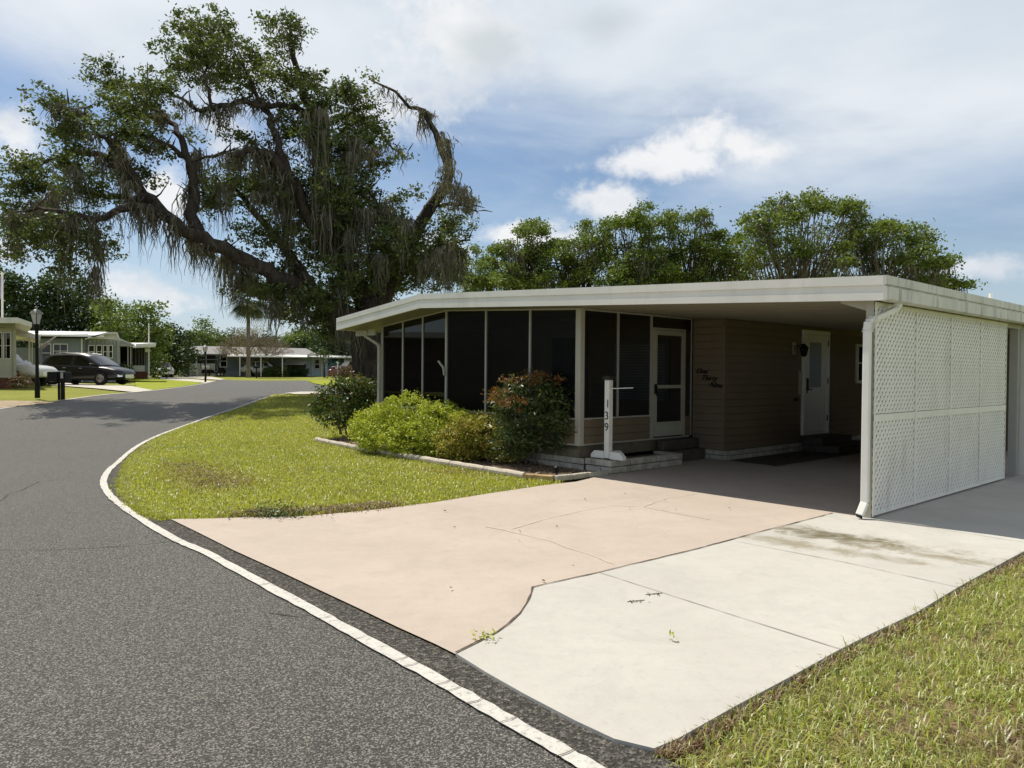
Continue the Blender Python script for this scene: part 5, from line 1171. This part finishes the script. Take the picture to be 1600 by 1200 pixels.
T = Thing('side_canopy', 'small white canopy on two posts left of the grey gabled house', 'canopy', 272, 588, 88)
T.part('roof', lambda b: slab(b, [pd(262.5, 565, 86), pd(286, 565, 86), pd(286, 558, 89), pd(269, 558.3, 89)], .15), M['roof_white'])
for x in (276.5, 280.5): T.part('post', lambda b: FR(b, x, x+1.5, 566, 588, 86.5, .12), M['white'])
# blue house and its awnings
T = Thing('blue_house', 'light blue house with white corner boards and slanted white window awnings', 'house', 500, 590, 92)
T.part('wall', lambda b: (courses(b, 442, 482, 556, 590, 92, 5, .25)), M['sid_blue']); T.part('side_wall', lambda b: FR(b, 482, 512, 556, 590, 92.1, 5), M['sid_blue']); T.part('teal_wall', lambda b: FR(b, 512, 540, 556, 582, 93, 4), M['sid_teal'])
T.part('white_end_wall', lambda b: courses(b, 536, 562, 558, 583, 91.8, 4, .25), M['sid_white'])
for x in (487.5, 501.5, 505.5): T.part('corner_board', lambda b: FR(b, x, x+2, 556, 588, 91.95, .06), M['white'])
T.part('roof', lambda b: (slab(b, [pd(440, 557, 90.5), pd(508, 557, 90.5), pd(508, 553, 95), pd(455, 553, 95)], .12), slab(b, [pd(506, 557.5, 90.5), pd(562, 557.5, 90.5), pd(557, 551.5, 96), pd(520, 551.2, 96), pd(514, 554.5, 92)], .15)), M['roof_white'])
window(T, 491, 500.5, 561, 577, 91.95, ())
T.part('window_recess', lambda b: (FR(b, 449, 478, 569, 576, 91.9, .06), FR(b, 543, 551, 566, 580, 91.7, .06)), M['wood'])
T.part('awning', lambda b: slab(b, [pd(442.5, 569.3, 90.3), pd(475, 569.3, 90.3), pd(482.5, 560.2, 91.9), pd(451, 560.2, 91.9)], .06), M['roof_white'])
T.part('awning', lambda b: slab(b, [pd(533.5, 570.3, 90.3), pd(543.5, 570.3, 90.3), pd(549, 561, 91.7), pd(541, 561, 91.7)], .06), M['roof_white'])
# hedges in front of it
for i, (x0, x1, y0, lb_) in enumerate([(414, 447, 573, 'rounded dark hedge left of the white awning, right of the palm'), (448, 478, 573, 'rounded dark hedge directly under the white awning')]):
    base = pd((x0+x1)/2, 590, 85+i); bush('round_hedge', lb_, 'hedge', base, [(pd(x0+(x1-x0)*q, 582, 85+i), (.85, .8, .62), 1) for q in (.25, .5, .75)], M['bgdark'] if i else M['ligus'], .13, 70, .25, 24, 400+i, 4, 'hedges before the blue house')
bush('red_plants', 'reddish spiky plants at the corner of the cream house near the street lamp', 'plants', pd(38, 607, 33.5), [(pd(34, 593, 33.5), (.34, .35, .32), 1), (pd(44, 595, 33.5), (.25, .3, .24), 1), (pd(26, 597, 33.5), (.25, .3, .22), 1)],
     leafmat('croton_leaves', [(.12, .05, .04), (.20, .10, .06), (.30, .22, .10), (.08, .07, .04)], .2, .05), .12, 60, .15, 18, 402, 8, aspect=.25)
bush('orange_plants', 'orange and dark red garden plants before the white end wall of the blue house', 'plants', pd(532, 592, 74), [(pd(530, 584, 74), (.6, .5, .55), 1), (pd(548, 581, 74), (.9, .5, .6), 1)],
     leafmat('orange_leaves', [(.30, .16, .03), (.12, .05, .04), (.10, .12, .03), (.06, .07, .02)], .2, .05), .16, 40, .3, 20, 403, 6)

# ---------------------------------------------------------------- vehicles
def interp(t, x):
    for (a, *va), (c, *vc) in zip(t[:-1], t[1:]):
        if x <= c: k = max(0, (x-a)/(c-a)); return [p*(1-k)+q*k for p, q in zip(va, vc)]
    return list(t[-1][1:])
def car(name, label, cat, loc, yaw, paint, low, roof, wins, wheels, wr=.37, group=None, tumb=.80, detail=True, shield=None, rear=None):
    """x forward from the rear bumper. low: (x, z bottom, z belt/hood, half width); roof: (x, z)"""
    t = thing(name, loc, label, cat, group, (0, 0, yaw)); b = MB(); X1 = low[-1][0]; n = 34; xs = [X1*i/n for i in range(n+1)]; rings = []
    for x in xs:
        zb, zt_, hw = interp(low, x); e = .06
        rings.append([(x, -hw*.90, zb), (x, -hw, zb+.12), (x, -hw*1.005, (zb+zt_)*.5), (x, -hw*.99, zt_-.10), (x, -hw*.93, zt_-.02), (x, -hw*.5, zt_+.015), (x, 0, zt_+.025), (x, hw*.5, zt_+.015), (x, hw*.93, zt_-.02), (x, hw*.99, zt_-.10), (x, hw*1.005, (zb+zt_)*.5), (x, hw, zb+.12), (x, hw*.90, zb)])
    m_ = 13; vs = [p for r in rings for p in r]; fs = [(i*m_+k, i*m_+(k+1) % m_, (i+1)*m_+(k+1) % m_, (i+1)*m_+k) for i in range(n) for k in range(m_)]+[tuple(range(m_)), tuple(n*m_+k for k in range(m_))[::-1]]
    b.add(vs, fs); body = b.build('body', paint, t, smooth=True)
    if roof:
        b = MB(); ra, rb = roof[0][0], roof[-1][0]; xs = [ra+(rb-ra)*i/24 for i in range(25)]; rings = []
        def sec(x, k): # k 0..1 from belt to roof
            zb, zt_, hw = interp(low, x); zr = interp(roof, x)[0]; z = zt_-.04+(zr-zt_+.04)*k; f = min(1, (zr-zt_+.02)/.5); return hw*(.93-(.93-tumb)*k**1.3*f-.02), z
        for x in xs:
            r = [sec(x, k/4) for k in range(5)]; zr = r[-1][1]; rings.append([(x, -y, z) for y, z in r]+[(x, 0, zr+.035)]+[(x, y, z) for y, z in r[::-1]])
        m_ = 11; vs = [p for r in rings for p in r]; fs = [(i*m_+k, i*m_+k+1, (i+1)*m_+k+1, (i+1)*m_+k) for i in range(24) for k in range(m_-1)]+[tuple(range(m_)), tuple(24*m_+k for k in range(m_))[::-1]]
        b.add(vs, fs); b.build('cabin', paint, t, smooth=True)
        for s in (-1, 1):
            for w in wins:
                b = MB(); pts = []
                P4 = [w[0], w[1], w[2], w[3]]; g = []
                for i in range(5):
                    for j in range(4):
                        u_, v_ = i/4, j/3; x = (P4[0]*(1-u_)+P4[1]*u_)*(1-v_)+(P4[2]*(1-u_)+P4[3]*u_)*v_; k = .12+.74*v_; y, z = sec(x, k); g.append((x, s*(y+.012), z))
                b.add(g, [(i*4+j, (i+1)*4+j, (i+1)*4+j+1, i*4+j+1) for i in range(4) for j in range(3)]); b.build('side_window', M['glass_car'], t, smooth=True)
        for nm, sh in (('windscreen', shield), ('rear_window', rear)):
            if not sh: continue
            b = MB(); g = []
            for i in range(5):
                x = sh[0]+(sh[1]-sh[0])*i/4; zb, zt_, hw = interp(low, x); zr = interp(roof, x)[0]; y, z = sec(x, 1)
                for j in range(5): yy = (j-2)/2*y*.93; g.append((x+(.012 if nm[0] == 'w' else -.012), yy, z+.014+.035*(1-abs(j-2)/2)))
            b.add(g, [(i*5+j, (i+1)*5+j, (i+1)*5+j+1, i*5+j+1) for i in range(4) for j in range(4)]); b.build(nm, M['glass_car'], t, smooth=True)
    for x in wheels:
        for s in (-1, 1):
            hw = interp(low, x)[2]; y = s*(hw-.11)
            b = MB(); b.lathe([(wr*1.12, -.008), (wr*1.12, .008)], (x, s*(hw+.000), wr+.02), 22, 'y'); b.build('wheel_arch', M['black'], t)
            b = MB(); prof = [(wr*.62, -.115), (wr*.92, -.11), (wr, -.07), (wr, .07), (wr*.92, .11), (wr*.62, .115)]; b.lathe(prof, (x, s*(hw-.09), wr), 24, 'y'); w = b.build('tyre', M['rubber'], t, smooth=True)
            b = MB(); b.lathe([(wr*.60, -.005), (wr*.64, .02), (wr*.56, .022), (wr*.55, .0)], (x, s*(hw+.025), wr), 24, 'y')
            for k in range(10):
                a = k*math.pi/5; b.bar((x, s*(hw+.035), wr), (x+math.cos(a)*wr*.58, s*(hw+.035), wr+math.sin(a)*wr*.58), .035, .02, up=(0, 1, 0))
            b.lathe([(.07, -.01), (.07, .01)], (x, s*(hw+.04), wr), 10, 'y'); b.build('rim', M['chrome'], w)
    zb, zt_, hw = interp(low, X1-.2)
    for s in (-1, 1):
        b = MB(); b.add([(X1-.62, s*hw*1.03, zt_-.10), (X1-.16, s*hw*.97, zt_-.20), (X1+.015, s*hw*.72, zt_-.22), (X1+.015, s*hw*.72, zt_-.34), (X1-.14, s*hw*1.0, zt_-.36), (X1-.55, s*hw*1.035, zt_-.20)], [(0, 1, 4, 5), (1, 2, 3, 4)]); b.build('headlight', M['chrome'], t)
    b = MB(); b.box(X1+.005, X1+.02, -hw*.45, hw*.45, zt_-.42, zt_-.22); b.build('grille', M['chrome'], t)
    if roof and detail:
        for s in (-1, 1):
            xm = shield[1]-.35 if shield else 3.4; zb, zt_, hw = interp(low, xm); b = MB(); b.box(xm-.1, xm+.1, min(s*hw*.98, s*(hw+.2)), max(s*hw*.98, s*(hw+.2)), zt_-.0, zt_+.15); b.build('mirror', paint, t, bevel=.03)
            for xx in (xm-.75, xm-1.75):
                zb, zt_, hw = interp(low, xx); b = MB(); b.box(xx-.1, xx+.1, min(s*hw, s*(hw+.035)), max(s*hw, s*(hw+.035)), zt_-.17, zt_-.13); b.build('door_handle', M['chrome'], t)
        for s in (-1, 1):
            b = MB(); pts = [(x, s*tumb*.80*interp(low, x)[2]*1.05, interp(roof, x)[0]+.055) for x in (1.0, 1.6, 2.3, 2.9)]; b.tube(pts, .018, 6); b.build('roof_rail', M['alu'], t)
    return t
def paintm(name, c, coat=.8, rough=.3): return simple(name, c, .03, 2, rough, spec=.5, coat=coat)
low_suv = [(0, .55, .95, .70), (.12, .38, 1.08, .86), (.6, .30, 1.16, .95), (2.5, .25, 1.10, .97), (3.6, .25, 1.06, .97), (4.2, .26, 1.0, .95), (4.8, .32, .86, .86), (5.0, .40, .74, .72), (5.08, .5, .66, .6)]
roof_suv = [(.10, 1.05), (.42, 1.60), (.9, 1.71), (1.8, 1.76), (2.6, 1.74), (3.1, 1.62), (3.95, 1.06)]
win_suv = [(.58, 1.35, .85, 1.42), (1.45, 2.32, 1.50, 2.32), (2.42, 3.45, 2.42, 2.98)]
q = gp(103, 603.5); loc = Vector((pd(137, 0, 43).x-2.5, 43, G(0, 43)+.01)); yaw = math.radians(-8)
loc = Vector((-26.75, 43.6, G(0, 43)+.03))
car('parked_car', 'black parked car with silver multi-spoke wheels on the driveway of the grey-blue house', 'car', loc, yaw, paintm('black_car_paint', (.004, .0035, .004), .25, .35), low_suv, roof_suv, win_suv, (1.0, 3.98), .38, shield=(3.12, 3.9), rear=(.12, .40))
low_tr = [(0, .5, 1.0, .8), (.4, .4, 1.05, .93), (3.4, .4, 1.08, .95), (4.4, .42, 1.05, .94), (4.9, .45, .98, .88), (5.15, .5, .80, .78)]
roof_tr = [(.3, 1.06), (.7, 1.55), (1.2, 1.68), (2.6, 1.68), (3.0, 1.60), (3.75, 1.08)]
win_tr = [(.8, 1.6, .95, 1.6), (1.7, 2.5, 1.7, 2.5), (2.6, 3.35, 2.6, 2.95)]
car('parked_truck', 'silver-white car nose poking out from behind the cream house corner', 'car', Vector((-28.0, 37.6, .60)), math.radians(-4), paintm('silver_paint', (.62, .62, .60), .5), low_tr, roof_tr, win_tr, (.95, 4.1), .38, shield=(3.02, 3.7))
car('distant_car', 'small silver car parked far off right of the screened room', 'car', Vector((-37.2, 78, .56)), math.radians(-50), paintm('light_silver_paint', (.5, .52, .54), .5), low_suv, [(x, .45+(z-.45)*.86) for x, z in roof_suv], win_suv, (1.0, 3.98), .34, shield=(3.12, 3.9), rear=(.12, .4), detail=False)
car('distant_van', 'white pickup truck under the long white carport behind the palm', 'truck', Vector((pd(377, 0, 86.5).x, 86.5, .56)), 0, paintm('white_paint_car', (.55, .56, .55), .4), low_tr, roof_tr, win_tr, (.95, 4.1), .38, shield=(3.02, 3.7), detail=False)
car('red_car', 'red and white car half hidden by the shrub before the blue house', 'car', Vector((pd(511, 0, 84).x, 84, .25)), math.radians(8), paintm('dull_red_paint', (.20, .06, .07), .4), low_suv, [(x, .45+(z-.45)*.8) for x, z in roof_suv], win_suv, (1.0, 3.98), .33, shield=(3.12, 3.9), detail=False)
def golf():
    o = Vector((pd(313, 0, 85).x, 85, .56)); t = thing('golf_cart', o, 'black golf cart with a roof and pale seats before the grey gabled house', 'golf cart')
    b = MB(); b.prism([(0, .35), (2.3, .3), (2.45, .55), (2.2, .95), (1.95, .98), (1.85, .45), (1.1, .42), (1.05, .7), (.1, .75)], 'y', -.55, .55); b.build('body', M['black'], t, bevel=.03)
    b = MB(); b.box(-.15, 1.95, -.6, .6, 1.80, 1.88); b.build('roof', M['black'], t, bevel=.03)
    for (x0, x1) in ((.1, .0), (1.9, 1.75)):
        for y in (-.52, .52): b = MB(); b.bar((x1+.35*(x0 > 1), y, .75), (x1-.05, y, 1.8), .05, .05); b.build('roof_post', M['black'], t)
    b = MB(); b.box(.25, .95, -.5, .5, .76, .88); b.box(.18, .3, -.5, .5, .88, 1.2); b.build('seat', M['cream'], t, bevel=.03)
    b = MB(); b.bar((1.75, .2, .95), (1.55, .2, 1.1), .03, .03); b.lathe([(.15, -.01), (.15, .01)], (1.55, .2, 1.1), 12); b.build('steering_wheel', M['black'], t)
    for x in (.4, 2.0):
        for y in (-.5, .5): b = MB(); b.lathe([(.14, -.09), (.22, -.08), (.22, .08), (.14, .09)], (x, y, .22), 16, 'y'); w = b.build('wheel', M['rubber'], t); b = MB(); b.lathe([(.12, -.095), (.12, .095)], (x, y, .22), 12, 'y'); b.build('hub', M['chrome'], w)
golf()

# ---------------------------------------------------------------- street lamps, mailboxes, flag, poles
def lamp(px, py, Y, h, label):
    o = pd(px, py, Y); o.z = G(o.x, o.y); t = thing('street_lamp', o, label, 'street lamp', 'black post lamps along the street'); s = h/2.8
    b = MB(); b.lathe([(.075, 0), (.075, .5), (.06, .55), (.05, .6), (.045, 2.05), (.06, 2.08), (.05, 2.12), (.085, 2.2), (.085, 2.3), (.11, 2.33)], (0, 0, 0), 12); p = b.build('pole', M['black'], t)
    b = MB(); b.lathe([(.20, 2.66), (.22, 2.68), (.12, 2.78), (.03, 2.82), (.03, 2.86), (.05, 2.88), (.0, 2.93)], (0, 0, 0), 6); b.build('lamp_hood', M['alu'], t)
    b = MB(); b.lathe([(.105, 2.34), (.185, 2.655)], (0, 0, 0), 6); b.build('lantern_glass', simple('pale_lantern_glass', (.52, .53, .54), .1, 20, .2, spec=.6), t)
    b = MB()
    for k in range(6): a = k*math.pi/3; b.bar((.108*math.cos(a), .108*math.sin(a), 2.33), (.19*math.cos(a), .19*math.sin(a), 2.66), .018, .018)
    b.build('lantern_frame', M['black'], t); t.scale = (s, s, s)
gl = gp(58.5, 622); lamp(58.5, 622, gl.y, (622-484)/F*gl.y, 'tall black post lamp on the left lawn in front of the cream house')
gl = gp(321, 597); lamp(321, 597, min(gl.y, 62), (597-540)/F*min(gl.y, 62), 'distant black post lamp in front of the golf cart')
o = gp(95, 624); t = thing('mailbox_stand', o, 'pair of black mailboxes on thin legs in front of the black car', 'mailbox')
k = o.y/F
b = MB(); b.box(-16*k, 0*k, -.2, .2, 28*k, 43*k); b.build('mailbox', M['black'], t, bevel=.03); b = MB(); b.box(4*k, 12*k, -.2, .2, 26*k, 43*k); b.build('mailbox', M['black'], t, bevel=.03)
b = MB(); b.box(-17*k, 1*k, -.22, .22, 43.2*k, 44.4*k); b.build('lid_edge', M['white'], t)
for x in (-2.6, 2.0, 4.6): b = MB(); b.box(x*k-.028, x*k+.028, -.03, .03, -.02, 27*k); b.build('leg', M['black'], t)
b = MB(); b.box(-16*k, 12*k, -.03, .03, 26*k, 27.5*k); b.build('crossbar', M['black'], t)
b = MB(); b.box(6*k, 10*k, -.215, -.205, 33*k, 42*k); b.build('number_plate', M['alu'], t)
for px, py, hh, lb_ in ((401, 592.5, 13, 'small black mailbox at the kerb right of the palm trunk'), (321.5, 588, 14, 'black mailbox with a pale top beside the golf cart')):
    Yq = 62 if px < 350 else 72; o = pd(px, py, Yq); o.z = G(0, Yq); t = thing('mailbox', o, lb_, 'mailbox'); b = MB(); b.box(-.05, .05, -.05, .05, 0, .95); b.build('post', M['black'], t)
    b = MB(); b.prism([(-.11, .95), (.11, .95), (.11, 1.1), (.06, 1.18), (-.06, 1.18), (-.11, 1.1)], 'x', -.28, .28); b.build('box', M['black'] if px > 350 else M['alu'], t)
T = Thing('flag', 'small tattered white and red flag on a slanted pole from the carport roof', 'flag', 63, 545, 40.5)
T.part('flagpole', lambda b: b.tube([pd(58, 544, 40.5), pd(89, 524.5, 38.5)], .03, 6), M['white'])
T.part('cloth', lambda b: b.add([pd(63, 541, 40.1), pd(72, 535.5, 39.6), pd(83, 528.5, 38.9), pd(82, 531, 38.85), pd(75, 539, 39.4), pd(66, 546, 40.0), pd(61, 549, 40.2)], [(0, 1, 5, 6), (1, 2, 3, 4), (1, 4, 5)]), simple('flag_cloth', (.55, .45, .45), .35, 4, .8))
T = Thing('flagpole', 'tall white flagpole rising behind the cream house roof at the left edge', 'flagpole', 4, 600, 42)
T.part('pole', lambda b: b.tube([pd(4, 600, 42), pd(3.5, 425, 42)], .055, 8), M['white']); T.part('crossarm', lambda b: FR(b, -6, 7, 427, 428.4, 41.9, .05), M['white'])
T.part('banner', lambda b: FP(b, [(-.5, 432), (2.8, 431), (2.6, 448), (1, 468), (-1, 466)], 41.95, .02), simple('lilac_banner', (.30, .26, .36), .2, 3, .8))
T = Thing('garden_ornament', 'white post-top garden ornament among the orange plants', 'ornament', 527.5, 590, 75)
T.part('post', lambda b: FR(b, 526.8, 528.4, 568, 590, 75, .1), M['white']); T.part('bird', lambda b: FP(b, [(525, 566), (527, 564.5), (529.5, 567), (528.5, 569), (527, 568)], 74.95, .15), M['white'])
# the house across the street that the porch glass mirrors (just left of the frame)
o = Vector((-27, 20, .3)); t = thing('mirrored_house', o, 'white-roofed house left of the frame, mirrored in the left porch panes', 'house')
b = MB()
for k in range(16): b.box(-4, 4-.0, -7, 7, .3+k*.16, .3+k*.16+.155)
b.build('wall', M['wood'], t); b = MB(); b.box(-5, 5, -8, 8, 2.86, 3.1); b.build('roof', M['roof_white'], t)
b = MB(); b.box(4.01, 4.06, -4, -2, 1.2, 2.4); b.box(4.01, 4.06, 1, 3.5, 1.2, 2.4); b.build('window', M['glass_car'], t)
bgtree('oak_tree', 'oak left of the frame behind the mirrored house', 26, -620, [(-640, 330, 190, 120), (-500, 380, 140, 90), (-800, 380, 160, 110), (-950, 300, 150, 120)], M['bgdark'], .2, 2.5, .9, 26, 330, None, .4, 'bark', 0, .3)
